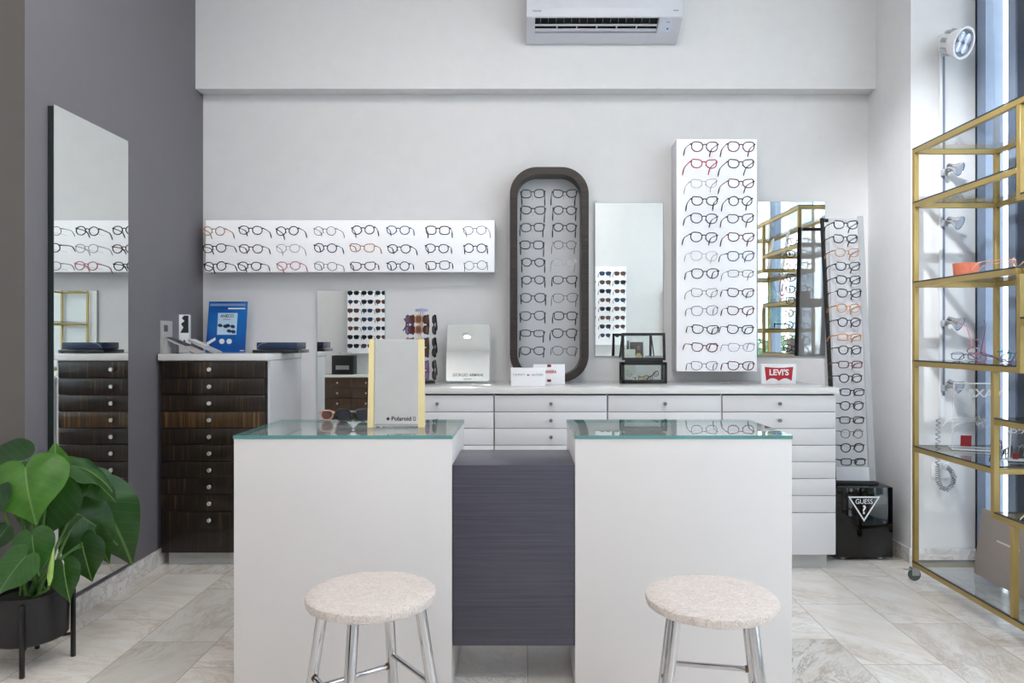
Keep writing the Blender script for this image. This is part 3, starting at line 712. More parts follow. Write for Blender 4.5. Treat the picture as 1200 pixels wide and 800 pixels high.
def card(px0, px1, py0, py1, y, label, depth=.03):
    xa, xb = X(px0, y), X(px1, y); za, zb = SLAB + .0006, Z(py0, y)
    c = thing('sign_block', label, 'sign', ((xa + xb) / 2, y, za))
    b = B(); box(b, -(xb - xa) / 2, (xb - xa) / 2, 0, depth, 0, zb - za, .0015); obj('block', b, M['card'], c, local=True)
    return c, xb - xa, zb - za
c1, w, h = card(598.7, 639.2, 430.8, 453.5, 3.82, 'white sign block with spaced thin lettering, standing in front')
text('lettering', 'TOMMY', .0155, M['ink_grey'], c1, (-w * .27, -.0004, h * .61), sx=.9, space=1.45)
text('lettering', 'HILFIGER', .0155, M['ink_grey'], c1, (w * .265, -.0004, h * .61), sx=.9, space=1.1)
b = B(); box(b, -.006, .006, -.0006, 0, h * .575, h * .64); obj('flag_emblem', b, M['navy'], c1, local=True)
b = B(); box(b, .0004, .0058, -.001, -.0007, h * .578, h * .637); obj('flag_emblem_red', b, M['red'], c1, local=True)
c2, w, h = card(625, 662, 426.8, 447.6, 3.98, 'white sign block with red lettering and red black emblems')
text('lettering', 'CARRERA', .0225, M['darkred'], c2, (0, -.0004, h * .62), sx=.82, bold=.0007)
for zz in (h * .93, h * .18):
    b = B(); box(b, -.011, .011, -.0008, 0, zz - h * .065, zz + h * .065); obj('emblem', b, M['darkred'], c2, local=True)
    b = B(); prism(b, [(.006 * math.cos(t * PI / 8), zz + .006 * math.sin(t * PI / 8)) for t in range(16)], -.0016, -.0009); obj('emblem_dot', b, M['ink'], c2, local=True)
c3, w, h = card(892.5, 933, 426.5, 449.8, 4.0, 'white acrylic sign block with red wing shaped logo')
lw, z0l, z1l = .155, h * .16, h * .86
pts = [(-lw / 2, z1l), (-lw * .2, z1l - .004), (0, z1l - .005), (lw * .2, z1l - .004), (lw / 2, z1l), (lw / 2 - .008, z0l)]
for t in range(9): pts.append((lw / 2 - .008 - (lw / 2 - .008) * t / 8, z0l + .014 * math.sin(PI * t / 8)))
for t in range(1, 9): pts.append((-(lw / 2 - .008) * t / 8, z0l + .014 * math.sin(PI * t / 8)))
b = B(); prism(b, pts, -.001, 0); obj('wing_logo', b, M['red'], c3, local=True, smooth=False)
text('lettering', "LEVI'S", .044, M['card'], c3, (0, -.0014, h * .57), sx=.98, bold=.0012)
# glass jewellery box with raised lid
jy = 4.06
jx0, jx1 = X(728.5, jy), X(781.5, jy); jz1 = Z(426, jy)
jb = thing('glass_box', 'black framed glass jewellery box with its lid raised', 'glass box', ((jx0 + jx1) / 2, jy, SLAB))
def bars(bm, pts, edges, r):
    for i, j in edges:
        a, c = Vector(pts[i]), Vector(pts[j]); lo = [min(a[k], c[k]) - r for k in range(3)]; hi = [max(a[k], c[k]) + r for k in range(3)]
        box(bm, lo[0], hi[0], lo[1], hi[1], lo[2], hi[2])
r = .0072; D = .095
zb0 = SLAB + .0078
cor = [(x, y, z) for z in (zb0, jz1) for y in (jy, jy + D) for x in (jx0 + r, jx1 - r)]
b = B(); bars(b, cor, [(0, 1), (2, 3), (4, 5), (6, 7), (0, 2), (1, 3), (4, 6), (5, 7), (0, 4), (1, 5), (2, 6), (3, 7)], r); obj('box_frame', b, M['black'], jb, smooth=False)
for (xa, xb, ya, yb) in ((jx0 + .01, jx1 - .01, jy - .001, jy + .001), (jx0 + .01, jx1 - .01, jy + D - .001, jy + D + .001), (jx0 + r - .001, jx0 + r + .001, jy + .006, jy + D - .006), (jx1 - r - .001, jx1 - r + .001, jy + .006, jy + D - .006)):
    b = B(); box(b, xa, xb, ya, yb, zb0 + .005, jz1 - .005); obj('glass_side', b, M['glass'], jb)
b = B(); box(b, jx0 + .01, jx1 - .01, jy + .006, jy + D - .006, zb0 - .003, zb0 + .0005); obj('box_bottom', b, M['gpanel'], jb)
# lid: hinged at the back top edge, opened upright and a little back
lh = .152; lid0 = Vector(((jx0 + jx1) / 2, jy + .012, jz1 + r + .012)); lw2 = (jx1 - jx0) / 2 - .004
b = B(); ring_prism(b, [(-lw2, 0), (lw2, 0), (lw2, lh), (-lw2, lh)], [(-lw2 + .0135, .0135), (lw2 - .0135, .0135), (lw2 - .0135, lh - .0135), (-lw2 + .0135, lh - .0135)], 0, .012)
lidf = obj('lid', b, M['black'], jb, local=True, smooth=False); lidf.location = lid0 - ORG[jb.name]; lidf.rotation_euler = (-.10, 0, 0)
b = B(); box(b, -lw2 + .0137, lw2 - .0137, .005, .007, .0137, lh - .0137)
lg = obj('lid_glass', b, M['glass'], lidf, local=True)
for s in (-1, 1):
    b = B(); cyl(b, (s * (lw2 - .004), .008, lh - .006), (s * (lw2 + .006), .058, .02), .004, 8); obj('lid_strut', b, M['black'], lidf, local=True)
b = B(); box(b, jx0 + .02, jx1 - .02, jy + .012, jy + .02, jz1 + r, jz1 + r + .013); obj('hinge', b, M['black'], jb)
gz = zb0 + .02
for i, (dx, dy_, rot, col, lab) in enumerate(((.062, .024, (.05, .7, 0), 'silver', 'silver wire glasses piled in the glass jewellery box'), (.122, .056, (.02, -.1, 0), 'gold', 'gold wire glasses in the middle of glass jewellery box'), (.178, .024, (.05, -.7, 0), 'black', 'black glasses propped at window end of glass jewellery box'))):
    settle(glasses('panto', col, (jx0 + dx, jy + dy_, zb0 + .06), lab, None, rot, pose=(0, 1.42, 0, 1.5, .8), thick=.0028, scale=.62), zb0 + .001)
# photo cards behind the lid
pc = thing('photo_card', 'small photo card of a person behind the raised glass lid', 'photo card', (X(747, 4.235), 4.235, SLAB + .001), rot=(-.1, 0, 0))
b = B(); box(b, -.045, .045, 0, .002, 0, .235); obj('card', b, M['card'], pc, local=True)
b = B(); box(b, -.041, .036, -.001, -.0001, .12, .228); obj('photo_ground', b, M['plum'], pc, local=True)
b = B(); prism(b, [(.010 + .010 * math.cos(t * PI / 8), .194 + .015 * math.sin(t * PI / 8)) for t in range(16)], -.002, -.0011); obj('printed_head', b, M['skin'], pc, local=True)
b = B(); prism(b, [(-.018, .12), (.034, .12), (.028, .148), (.017, .163), (.004, .164), (-.008, .152)], -.0016, -.0011); obj('printed_body', b, M['ochre'], pc, local=True)
p2 = thing('blank_card', 'blank pale card standing in front of the photo card', 'card', (X(738, 4.205), 4.205, SLAB + .001), rot=(-.1, 0, 0))
b = B(); box(b, -.034, .034, 0, .002, 0, .187); obj('card', b, plain('pale_green_card', rgb(214, 218, 208), .4), p2, local=True)

# ================================================================ leaning glasses tower on black box
bY = 3.87
bx0, bx1, bz = X(980.5, bY), X(1046.5, bY), Z(571, bY)
bb = thing('display_plinth', 'glossy black floor box with white triangle logo', 'plinth', ((bx0 + bx1) / 2, bY + .17, 0))
b = B(); box(b, bx0, bx1, bY, bY + .34, .018, bz, .003); obj('box_body', b, M['gloss_black'], bb)
for sx_ in (bx0 + .05, bx1 - .05):
    for yy in (bY + .05, bY + .29):
        b = B(); cyl(b, (sx_, yy, 0.0005), (sx_, yy, .0178), .018, 12); obj('foot', b, M['steel'], bb)
tcx, tz1, tz0 = X(1012.5, bY), Z(581.5, bY), Z(611, bY)
tw = .084
def tri(s, k): return [(tcx - tw * s, tz1 - k), (tcx + tw * s, tz1 - k), (tcx, tz0 + k * 1.9)]
b = B(); ring_prism(b, tri(1, 0), tri(.86, .0075), bY - .0012, bY - .0002); obj('triangle_logo', b, M['frost'], bb, smooth=False)
text('lettering', 'GUESS', .036, M['frost'], bb, Vector((tcx, bY - .0008, tz1 - .028)) - ORG[bb.name], sx=.9)
text('lettering', '?', .062, M['frost'], bb, Vector((tcx, bY - .0008, tz1 - .072)) - ORG[bb.name], bold=.0015)
# tower: black side frame leaning back, clear panel, glasses on it
t0 = Vector((X(1003, 3.97), 3.97, bz + .001))
tow = thing('glasses_tower', 'tall clear panel tower with black frame leaning on black plinth', 'display stand', t0)
BL, BR = Vector((X(980, 3.965), 3.965, bz + .02)), Vector((X(1026, 3.945), 3.945, bz + .02))
TLp, TRp = P(971, 256, 4.095), P(1011, 253, 4.085)
def quad_slab(bm, a, b_, c, d, th):
    n = (b_ - a).cross(d - a).normalized() * th
    A = [bm.verts.new(p) for p in (a, b_, c, d)]; Bq = [bm.verts.new(p + n) for p in (a, b_, c, d)]
    bm.faces.new(A); bm.faces.new(Bq[::-1])
    for i in range(4): bm.faces.new((A[i], Bq[i], Bq[(i + 1) % 4], A[(i + 1) % 4]))
def lerp(a, c, t): return a + (c - a) * t
b = B(); quad_slab(b, BL, BR, TRp, TLp, -.006); obj('clear_panel', b, M['milky'], tow, smooth=False)
b = B(); e0, e1 = lerp(BR, BL, .16), lerp(TRp, TLp, .16); q = Vector((0, -.0015, 0)); quad_slab(b, e0 + q, BR + q, TRp + q, e1 + q, .004); obj('edge_strip', b, M['strip'], tow, smooth=False)
b = B(); quad_slab(b, BL + Vector((.0, -.0020, .0)), BR + Vector((0, -.0020, .0)), lerp(BR, TRp, .05) + Vector((0, -.002, 0)), lerp(BL, TLp, .05) + Vector((0, -.002, 0)), .003); obj('foot_panel', b, M['gpanel'], tow, smooth=False)
b = B(); box(b, BL.x - .02, BR.x + .012, 3.93, 4.04, bz + .001, bz + .014, .002); obj('base', b, M['black'], tow)
fl, fr_ = (Vector((1.692, 3.995, bz + .015)), Vector((1.676, 4.14, 1.85))), (Vector((1.880, 3.99, bz + .015)), Vector((1.902, 4.15, 1.845)))
for pq in (fl, fr_):
    b = B(); tube(b, pq, .0125, 4); obj('frame_upright', b, M['black'], tow, smooth=False)
b = B(); tube(b, [fl[1] + Vector((.015, 0, -.012)), fr_[1] + Vector((-.015, 0, -.006))], .010, 4); obj('frame_crossbar', b, M['black'], tow, smooth=False)
TW = [(991, 263.5, 'black:cateye'), (990.5, 280, 'black:cateye'), (992.5, 296, 'tan:cateye'), (993.3, 312, 'black:cateye'), (994, 328, 'black:cateye'), (995, 343.6, 'black:cateye'), (994, 361, 'amber:panto'), (995, 377.5, 'black:panto'), (995.3, 395, 'amber:rect'), (995.8, 410, 'black:panto'),
      (996.3, 427, 'burgundy:rect'), (996.5, 443, 'black:panto'), (998.5, 459.3, 'black:rect'), (998, 475.3, 'black:panto'), (998, 492, 'black:rect'), (998, 508, 'gunmetal:round'), (998.7, 524.5, 'black:panto'), (999.7, 541, 'black:rect')]
for i, (px, py, s) in enumerate(TW):
    t = (565 - py) / (565 - 255); yy = lerp(3.955, 4.09, t)
    gy = yy - .125
    col, st = s.split(':'); p = P(px, py, gy)
    glasses(st, col, p, '%s glasses, %s pair down the leaning glasses tower' % (nm(col, st), ORD[i]), 'glasses on the leaning tower', (0, 0, .08 + random.uniform(-.02, .02)), pose=(.06, .0, .12, .0, .72), scale=1.05)
    b = B(); cyl(b, (p.x, gy + .008, p.z - .004), (p.x, yy - .004, p.z - .004), .0022, 6); obj('display_peg', b, M['acrylic'], tow)

# ================================================================ consulting desk
DY, DB, DZ = 2.436, 2.91, .85
def pedestal(px0, px1, lab, lab2):
    xa, xb = X(px0, DY), X(px1, DY)
    d = thing('desk_pedestal', lab, 'desk', ((xa + xb) / 2, (DY + DB) / 2, 0))
    zt = DZ - .0125
    b = B(); box(b, xa, xb, DY, DY + .019, .0005, zt - .0, .001); obj('front_panel', b, M['desk'], d)
    for p, q in ((xa, xa + .019), (xb - .019, xb)):
        b = B(); box(b, p, q, DY + .0195, DB, .0005, zt, .001); obj('side_panel', b, M['desk'], d)
    b = B(); box(b, xa + .0195, xb - .0195, DB - .019, DB, .0005, zt - .02); obj('back_panel', b, M['desk'], d)
    b = B(); box(b, xa + .0195, xb - .0195, DY + .0195, DB - .0, zt - .019, zt); obj('top_panel', b, M['desk'], d)
    g = thing('desk_glass', lab2, 'glass top', ((xa + xb) / 2, (DY + DB) / 2, zt))
    b = B(); box(b, xa - .002, xb + .002, DY - .002, DB + .002, zt + .0006, DZ)
    for f in b.faces:
        f.normal_update()
        if abs(f.normal.z) < .5: f.material_index = 1
    obj('glass_plate', b, [M['desk_glass'], M['glass_edge']], g, smooth=False)
    return xa, xb
lx0, lx1 = pedestal(274, 529.5, 'white desk pedestal with desk mirror on its glass top', 'glass top under the desk mirror on white pedestal')
rx0, rx1 = pedestal(674, 928, 'white desk pedestal with nothing on its glass top', 'empty glass top of the white pedestal nearer window')
br = thing('desk_bridge', 'dark slate box bridging the two white desk pedestals', 'desk', ((lx1 + rx0) / 2, 2.6, .15))
b = B(); box(b, lx1 + .001, rx0 - .001, DY + .004, 2.78, Z(757, DY), Z(545, DY), .0015); obj('bridge_box', b, M['slate'], br)
b = B(); box(b, lx1 + .001, lx1 + .03, 2.781, 2.80, Z(757, DY), .70); obj('mount_cleat', b, M['slate'], br)
# desk mirror
dy = 2.66
dm = thing('desk_mirror', 'upright desk mirror with cream sides on the glass top', 'desk mirror', (X(464.5, dy), dy, DZ + .0006), rot=(-.03, 0, 0))
hw, hh = (X(497.5, dy) - X(431.5, dy)) / 2, .318
b = B(); box(b, -hw + .022, hw - .022, 0, .012, .003, hh, .001); obj('mirror_backing', b, M['frost'], dm, local=True)
b = B(); box(b, -hw + .024, hw - .022, -.0016, -.0002, .006, hh - .001); obj('mirror_face', b, M['mirror_warm'], dm, local=True, smooth=False)
for s in (-1, 1):
    b = B(); prism(b, [(s * (hw - .0215), .0), (s * hw, 0), (s * (hw - .002), hh * .5), (s * (hw - .004), hh), (s * (hw - .0215), hh)], -.014, .022)
    obj('side_support', b, M['cream'], dm, local=True, smooth=False)
b = B(); prism_x(b, [(.0125, .18), (.0125, .168), (.1, .006), (.108, .006)], -.03, .03); obj('easel_leg', b, M['cream'], dm, local=True, smooth=False)
text('lettering', 'Polaroid', .0215, M['ink'], dm, (.018, -.002, .030), sx=1.0, bold=.0005)
b = B(); prism(b, [(-.037, .030), (-.030, .037), (-.023, .030), (-.030, .023)], -.0024, -.0017); obj('star_emblem', b, M['ink'], dm, local=True)
b = B(); ring_prism(b, [(.061, .023), (.070, .023), (.070, .037), (.061, .037)], [(.063, .025), (.068, .025), (.068, .035), (.063, .035)], -.0024, -.0017); obj('box_emblem', b, M['ink'], dm, local=True)
# loose sunglasses at the back edge of the glass top
settle(glasses('butterfly', 'black', (X(414, 2.83), 2.83, DZ + .026), 'black sunglasses lying on glass top beside desk mirror', None, (.1, 0, .1), pose=(.0, 1.42, .0, 1.5, .8), lens='dark_lens', thick=.0032, name='sunglasses', cat='sunglasses'), DZ)
settle(glasses('butterfly', 'rose', (X(392, 2.88), 2.885, DZ + .024), 'rose framed sunglasses lying on glass top at the wall side', None, (.1, 0, .4), pose=(.0, 1.42, .0, 1.5, .8), lens='brown_lens', thick=.0032, name='sunglasses', cat='sunglasses', scale=.82), DZ)

# ================================================================ stools
def stool(px, Y, ang, zs, label, lx=None):
    cx = X(px, Y)
    s = thing('stool', label, 'stool', (cx, Y, 0), 'round stools at the desk')
    b = B(); R = .1715
    lathe(b, [(0, zs - .03), (R - .012, zs - .032), (R - .003, zs - .027), (R, zs - .016), (R - .002, zs - .007), (R - .012, zs - .001), (R * .7, zs + .001), (0, zs)], cx, Y, 64)
    for v in b.verts:
        rr = math.hypot(v.co.x - cx, v.co.y - Y)
        if rr > R * .8: v.co.z += random.uniform(-.0012, .0012)
    o = obj('seat', b, M['seat'], s)
    b = B(); lathe(b, [(0, zs - .048), (.05, zs - .048), (.06, zs - .032), (0, zs - .0318)], cx, Y, 24); obj('seat_plate', b, M['black'], s)
    r0, r1 = .132, .205; feet = []
    for k in range(4):
        a = ang + k * PI / 2; d = Vector((math.cos(a), math.sin(a), 0))
        t_ = Vector((cx, Y, zs - .034)) + d * r0; f_ = Vector((cx, Y, .012)) + d * r1
        b = B(); cyl(b, t_, f_, .0145, 20); l = obj('leg', b, M['chrome'], s)
        b = B(); cyl(b, f_ + Vector((0, 0, .014)), f_ - Vector((0, 0, .0115)), .018, 16); obj('rubber_foot', b, M['black'], l)
        feet.append((t_, f_))
    zr = .262
    def at(k, z): t_, f_ = feet[k % 4]; return lerp(t_, f_, (t_.z - z) / (t_.z - f_.z))
    for k in range(4):
        zz = zr - (.035 if k % 2 else 0)
        a, c = at(k, zz), at(k + 1, zz); dd = (c - a).normalized() * .012
        b = B(); cyl(b, a + dd, c - dd, .0075, 12); st = obj('stretcher', b, M['chrome'], s)
        b = B(); cyl(b, a + dd * 1.0, a + dd * 1.6, .0095, 10); obj('weld', b, M['rust'], st)
    return s
stool(435.5, 1.955, math.radians(-8), .503, 'cream topped chrome stool in front of the desk mirror pedestal')
stool(833.5, 1.925, math.radians(34), .503, 'cream topped chrome stool in front of the empty glass top pedestal')

# ================================================================ monstera
pc_ = Vector((-1.788, 2.652, 0)); 
plant = thing('potted_monstera', 'leafy green monstera in black footed pot beside tall mirror', 'plant', pc_)
b = B(); lathe(b, [(0, .095), (.112, .095), (.121, .102), (.125, .265), (.118, .265), (.114, .235), (0, .235)], pc_.x, pc_.y, 48); obj('pot', b, M['pot'], plant)
b = B(); lathe(b, [(0, .246), (.06, .25), (.113, .2365)], pc_.x, pc_.y, 24); obj('soil', b, M['soil'], plant)
base_a = math.atan2(2.534 - pc_.y, -1.735 - pc_.x)
for k in range(4):
    a = base_a + k * PI / 2; d = Vector((math.cos(a), math.sin(a), 0)); p = pc_ + d * .134
    b = B(); box(b, p.x - .0065, p.x + .0065, p.y - .0065, p.y + .0065, .0, .25, .001); obj('pot_leg', b, M['black'], plant)
b = B(); tube(b, [pc_ + Vector((math.cos(base_a), math.sin(base_a), 0)) * .128 + Vector((0, 0, .085)), pc_ - Vector((math.cos(base_a), math.sin(base_a), 0)) * .128 + Vector((0, 0, .085))], .006, 4)
e = Vector((-math.sin(base_a), math.cos(base_a), 0)); tube(b, [pc_ + e * .128 + Vector((0, 0, .085)), pc_ - e * .128 + Vector((0, 0, .085))], .006, 4); obj('cross_brace', b, M['black'], plant)
TABF = [(0, 1.06), (4, .95), (9, .86), (17, .77), (30, .68), (48, .61), (68, .555), (90, .505), (112, .455), (132, .415), (148, .37), (160, .30), (169, .20), (176, .10), (180, .06)]
def gtab(deg):
    for (a, va), (c, vc) in zip(TABF, TABF[1:]):
        if deg <= c: return va + (vc - va) * (deg - a) / (c - a)
    return TABF[-1][1]
def leaf_mesh(wid, droop, fold, wav, slits=False):
    b = B(); NA, NR = 96, 9; cen = b.verts.new((0, 0, 0)); rings = []
    for i in range(1, NR + 1):
        ring = []
        for j in range(NA):
            th = 180 * (2 * (j + .5) / NA - 1); th = math.copysign(abs(th) ** 1.12 / 180 ** .12, th); f = gtab(abs(th)) * i / NR; t = math.radians(th)
            x, y = f * math.cos(t), f * math.sin(t) * wid
            z = -droop * max(0, x) ** 2 + fold * abs(y) - .9 * fold * y * y / .5 - .25 * droop * y * y + wav * math.sin(th * .12) * f * f
            if x < 0: z -= .25 * x * x
            ring.append(b.verts.new((x, y, z)))
        rings.append(ring)
    for j in range(NA): b.faces.new((cen, rings[0][j], rings[0][(j + 1) % NA])) if j != NA - 1 else None
    for A, Bq in zip(rings, rings[1:]):
        for j in range(NA - 1): b.faces.new((A[j], Bq[j], Bq[j + 1], A[j + 1]))
    return b
def leaf(att, tip, Ya, Yt, nrm, wid, mat, droop=.25, fold=.2, wav=.03, stem_y=2.65, bend=None, stemless=False):
    a, t = P(*att, Ya), P(*tip, Yt); u = t - a; L = u.length
    u = u.normalized(); n = Vector(nrm); n = (n - u * n.dot(u)).normalized(); v = n.cross(u)
    m = Matrix((u, v, n)).transposed().to_4x4()
    bm = leaf_mesh(wid, droop, fold, wav)
    o = bpy.data.objects.new('leaf', finish('leaf', bm, M[mat], True)); C.objects.link(o); o.parent = plant
    # the tip droops, so lengthen a touch
    o.matrix_local = Matrix.Translation(a - pc_) @ m @ Matrix.Diagonal((L, L, L, 1))
    if not stemless:
        g = pc_ + Vector((random.uniform(-.035, .05), random.uniform(-.03, .03), .24))
        mid = lerp(g, a, .55) + Vector((0, 0, .05)) - (Vector((a.x - g.x, a.y - g.y, 0)) * .12)
        pts = [((1 - s) ** 2) * g + 2 * s * (1 - s) * mid + s * s * (a - n * .003) for s in [k / 12 for k in range(13)]]
        b = B(); tube(b, pts, [.0065 - .003 * k / 12 for k in range(13)], 8); obj('petiole', b, M['stem'], plant)
    return o
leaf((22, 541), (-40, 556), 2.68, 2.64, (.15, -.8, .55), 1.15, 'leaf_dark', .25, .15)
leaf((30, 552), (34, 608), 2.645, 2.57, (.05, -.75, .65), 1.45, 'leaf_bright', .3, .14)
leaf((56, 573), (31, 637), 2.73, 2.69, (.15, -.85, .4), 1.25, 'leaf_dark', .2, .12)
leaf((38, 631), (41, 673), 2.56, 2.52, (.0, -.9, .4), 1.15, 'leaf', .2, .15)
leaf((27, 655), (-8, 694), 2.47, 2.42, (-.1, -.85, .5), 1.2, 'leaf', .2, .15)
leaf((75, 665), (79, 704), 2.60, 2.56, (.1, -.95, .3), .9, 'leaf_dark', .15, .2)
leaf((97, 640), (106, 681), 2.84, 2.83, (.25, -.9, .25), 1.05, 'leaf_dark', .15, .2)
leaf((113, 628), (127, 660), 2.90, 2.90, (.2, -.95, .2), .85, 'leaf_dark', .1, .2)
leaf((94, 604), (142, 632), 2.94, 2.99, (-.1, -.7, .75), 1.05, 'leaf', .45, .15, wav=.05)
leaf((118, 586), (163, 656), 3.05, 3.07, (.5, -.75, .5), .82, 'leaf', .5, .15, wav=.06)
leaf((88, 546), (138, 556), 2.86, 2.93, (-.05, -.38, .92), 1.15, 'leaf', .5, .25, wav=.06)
leaf((67, 549), (62, 519), 2.80, 2.80, (.1, -.9, .3), 1.0, 'leaf_bright', .2, .2)  # added leaf, stands in for a bright leaf reflection in the tall mirror
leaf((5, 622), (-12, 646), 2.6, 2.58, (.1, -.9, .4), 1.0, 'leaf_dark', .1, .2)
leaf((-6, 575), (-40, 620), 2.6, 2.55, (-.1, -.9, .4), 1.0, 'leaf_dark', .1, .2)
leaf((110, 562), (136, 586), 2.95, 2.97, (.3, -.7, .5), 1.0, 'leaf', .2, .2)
b = B(); tube(b, [P(57.5, 686, 2.5), P(58.5, 676, 2.5), P(60.5, 660, 2.5), P(63, 642, 2.5)], [.003, .0095, .008, .002], 10); obj('rolled_leaf', b, M['bud'], plant)
b = B(); tube(b, [pc_ + Vector((.03, -.03, .245)), P(57.5, 690, 2.55), P(57.5, 684, 2.5)], .004, 8); obj('petiole', b, M['stem'], plant)

# ================================================================ air conditioner
AY = 4.02
ax0, ax1 = X(617, AY), X(800, AY)
ac = thing('air_conditioner', 'white wall mounted split air conditioner on the bulkhead', 'air conditioner', ((ax0 + ax1) / 2, SY, 2.82))
zf = Z(19.5, AY); zbm = Z(50, 4.19); ztop = zf + .21
b = B(); prism_x(b, [(SY - .001, zbm), (SY - .001, ztop), (AY + .05, ztop), (AY + .012, ztop - .02), (AY, zf + .05), (AY, zf), (AY + .012, zf - .002), (AY + .05, zf + .02), (4.192, zf + .02), (4.192, zbm)], ax0 + .001, ax1 - .001); obj('body', b, M['ac'], ac, smooth=False)
sl = lambda t: (lerp(AY + .002, 4.19, t), lerp(zf - .004, zbm, t))
def slope(x0, x1, t0, t1, name, m, off=0.0, th=.01):
    (ya, za), (yb, zb_) = sl(t0), sl(t1); n = Vector((0, -(za - zb_), -(yb - ya))).normalized()
    b = B(); o1 = n * off; o2 = n * (off - th)
    prism_x(b, [(ya + o1.y, za + o1.z), (yb + o1.y, zb_ + o1.z), (yb + o2.y, zb_ + o2.z), (ya + o2.y, za + o2.z)], x0, x1); return obj(name, b, M[m], ac, smooth=False)
vx0, vx1 = X(627, 4.04), X(772.5, 4.04)
slope(ax0, vx0, 0, 1, 'cheek', 'ac', 0, .03); slope(vx1, ax1, 0, 1, 'cheek', 'ac', 0, .03)
slope(vx0 + .0005, vx1 - .0005, .62, 1, 'chin', 'ac', 0, .03)
slope(vx0 + .0005, vx1 - .0005, 0, .615, 'vent', 'ac_dark', -.03, .004)
slope(vx0 + .001, vx1 - .004, .30, .355, 'louvre', 'ac', -.004, .006)
slope(vx0 + .001, vx1 - .004, .47, .56, 'louvre', 'ac', -.001, .008)
for k in range(15):
    xx = lerp(vx0 + .03, vx1 - .05, k / 14); slope(xx, xx + .003, .08, .29, 'vent_fin', 'knob_dark', -.015, .02)
for k in range(5):
    xx = lerp(vx0 + .12, vx1 - .12, k / 4); slope(xx, xx + .006, .36, .465, 'vent_fin', 'ac', -.004, .012)
slope(vx1 + .012, vx1 + .075, .06, .55, 'label_panel', 'ac_label', .001, .002)
slope(vx1 + .052, vx1 + .060, .40, .46, 'indicator_mark', 'navy', .002, .001)
slope(vx1 + .042, vx1 + .062, .16, .18, 'indicator_mark', 'ink_grey', .002, .001)
text('lettering', 'TOSHIBA', .0125, M['ink'], ac, Vector((X(629, AY), AY - .0006, Z(13, AY))) - ORG[ac.name])
b = B(); box(b, X(789, AY), X(795, AY), AY - .0006, AY + .0002, Z(12.6, AY), Z(11.8, AY)); obj('model_mark', b, M['ink_grey'], ac)

# ================================================================ wall rail with spots
ry = PY; rxr = X(1102, ry)
rl = thing('light_rail', 'vertical grey track rail carrying spot lamps on white pier', 'rail', (rxr, ry, .75))
b = B(); box(b, rxr - .011, rxr + .011, ry - .022, ry - .001, Z(490, ry), Z(42, ry), .002); obj('rail', b, M['frost'], rl)
b = B(); box(b, rxr - .001, rxr + .010, ry - .0245, ry - .0221, Z(463, ry), Z(68, ry)); obj('track_slot', b, plain('track_slot_grey', rgb(120, 132, 150), .4), rl)
def spot(hx, hy, label, head, sc_=1.0):
    z = Z(hy, ry) ; o = Vector((rxr, ry - .024, z))
    s = thing('spot_lamp', label, 'spot lamp', o, 'small spots on the wall rail')
    b = B(); box(b, rxr - .014, rxr + .014, ry - .05, ry - .024, z - .016, z + .016, .002); obj('mount_clamp', b, M['steel'], s)
    hpos = Vector((X(hx, ry - .09), ry - .09, Z(head, ry - .09)))
    b = B(); cyl(b, (rxr + .012, ry - .04, z), hpos, .006, 10); obj('arm', b, M['chrome'], s)
    ax = Vector((.50, -.72, -.42)).normalized(); R = ax.to_track_quat('Z', 'Y').to_matrix().to_4x4()
    b = B(); lathe(b, [(0, -.045), (.016, -.045), (.018, -.015), (.034, .012), (.036, .02), (.033, .02)], 0, 0, 24); bmesh.ops.transform(b, matrix=Matrix.Translation(hpos) @ R, verts=b.verts); obj('lamp_head', b, M['chrome'], s)
    b = B(); lathe(b, [(0, .014), (.033, .014), (.033, .018), (0, .018)], 0, 0, 24); bmesh.ops.transform(b, matrix=Matrix.Translation(hpos) @ R, verts=b.verts); obj('lamp_glass', b, M['lampglass'], s)
for hy, head, lb_ in ((204, 197, 'topmost small chrome spot on wall rail'), (263, 260, 'second small chrome spot down the wall rail'), (379, 378, 'third small chrome spot down the wall rail'), (454, 452, 'lowest small chrome spot behind clear display stand')):
    spot(1121, hy, lb_, head)
bl = thing('spot_lamp', 'large white ribbed spot lamp at top of wall rail', 'spot lamp', (rxr, ry - .024, Z(58, ry)))
b = B(); box(b, rxr - .016, rxr + .016, ry - .06, ry - .024, Z(66, ry), Z(50, ry), .003); obj('mount_clamp', b, M['frost'], bl)
hc = P(1121, 50, ry - .14)
b = B(); tube(b, [Vector((rxr, ry - .055, Z(57, ry))), P(1107, 57, ry - .1), hc + Vector((-.04, .03, .0))], .012, 10); obj('arm', b, M['frost'], bl)
ax = Vector((.42, -.80, -.36)).normalized(); R = Matrix.Translation(hc) @ ax.to_track_quat('Z', 'Y').to_matrix().to_4x4()
b = B(); lathe(b, [(0, -.075), (.045, -.075), (.056, -.06), (.058, -.02), (.074, .02), (.078, .035), (.078, .042), (.068, .042), (.066, .030), (0, .030)], 0, 0, 40); bmesh.ops.transform(b, matrix=R, verts=b.verts); obj('lamp_head', b, M['frost'], bl)
for k in range(8):
    a = k * PI / 4; b = B(); box(b, .0585, .0655, -.011, .011, -.045, -.012, .001); bmesh.ops.transform(b, matrix=R @ Matrix.Rotation(a, 4, 'Z'), verts=b.verts); obj('cooling_fin', b, M['steel'], bl)
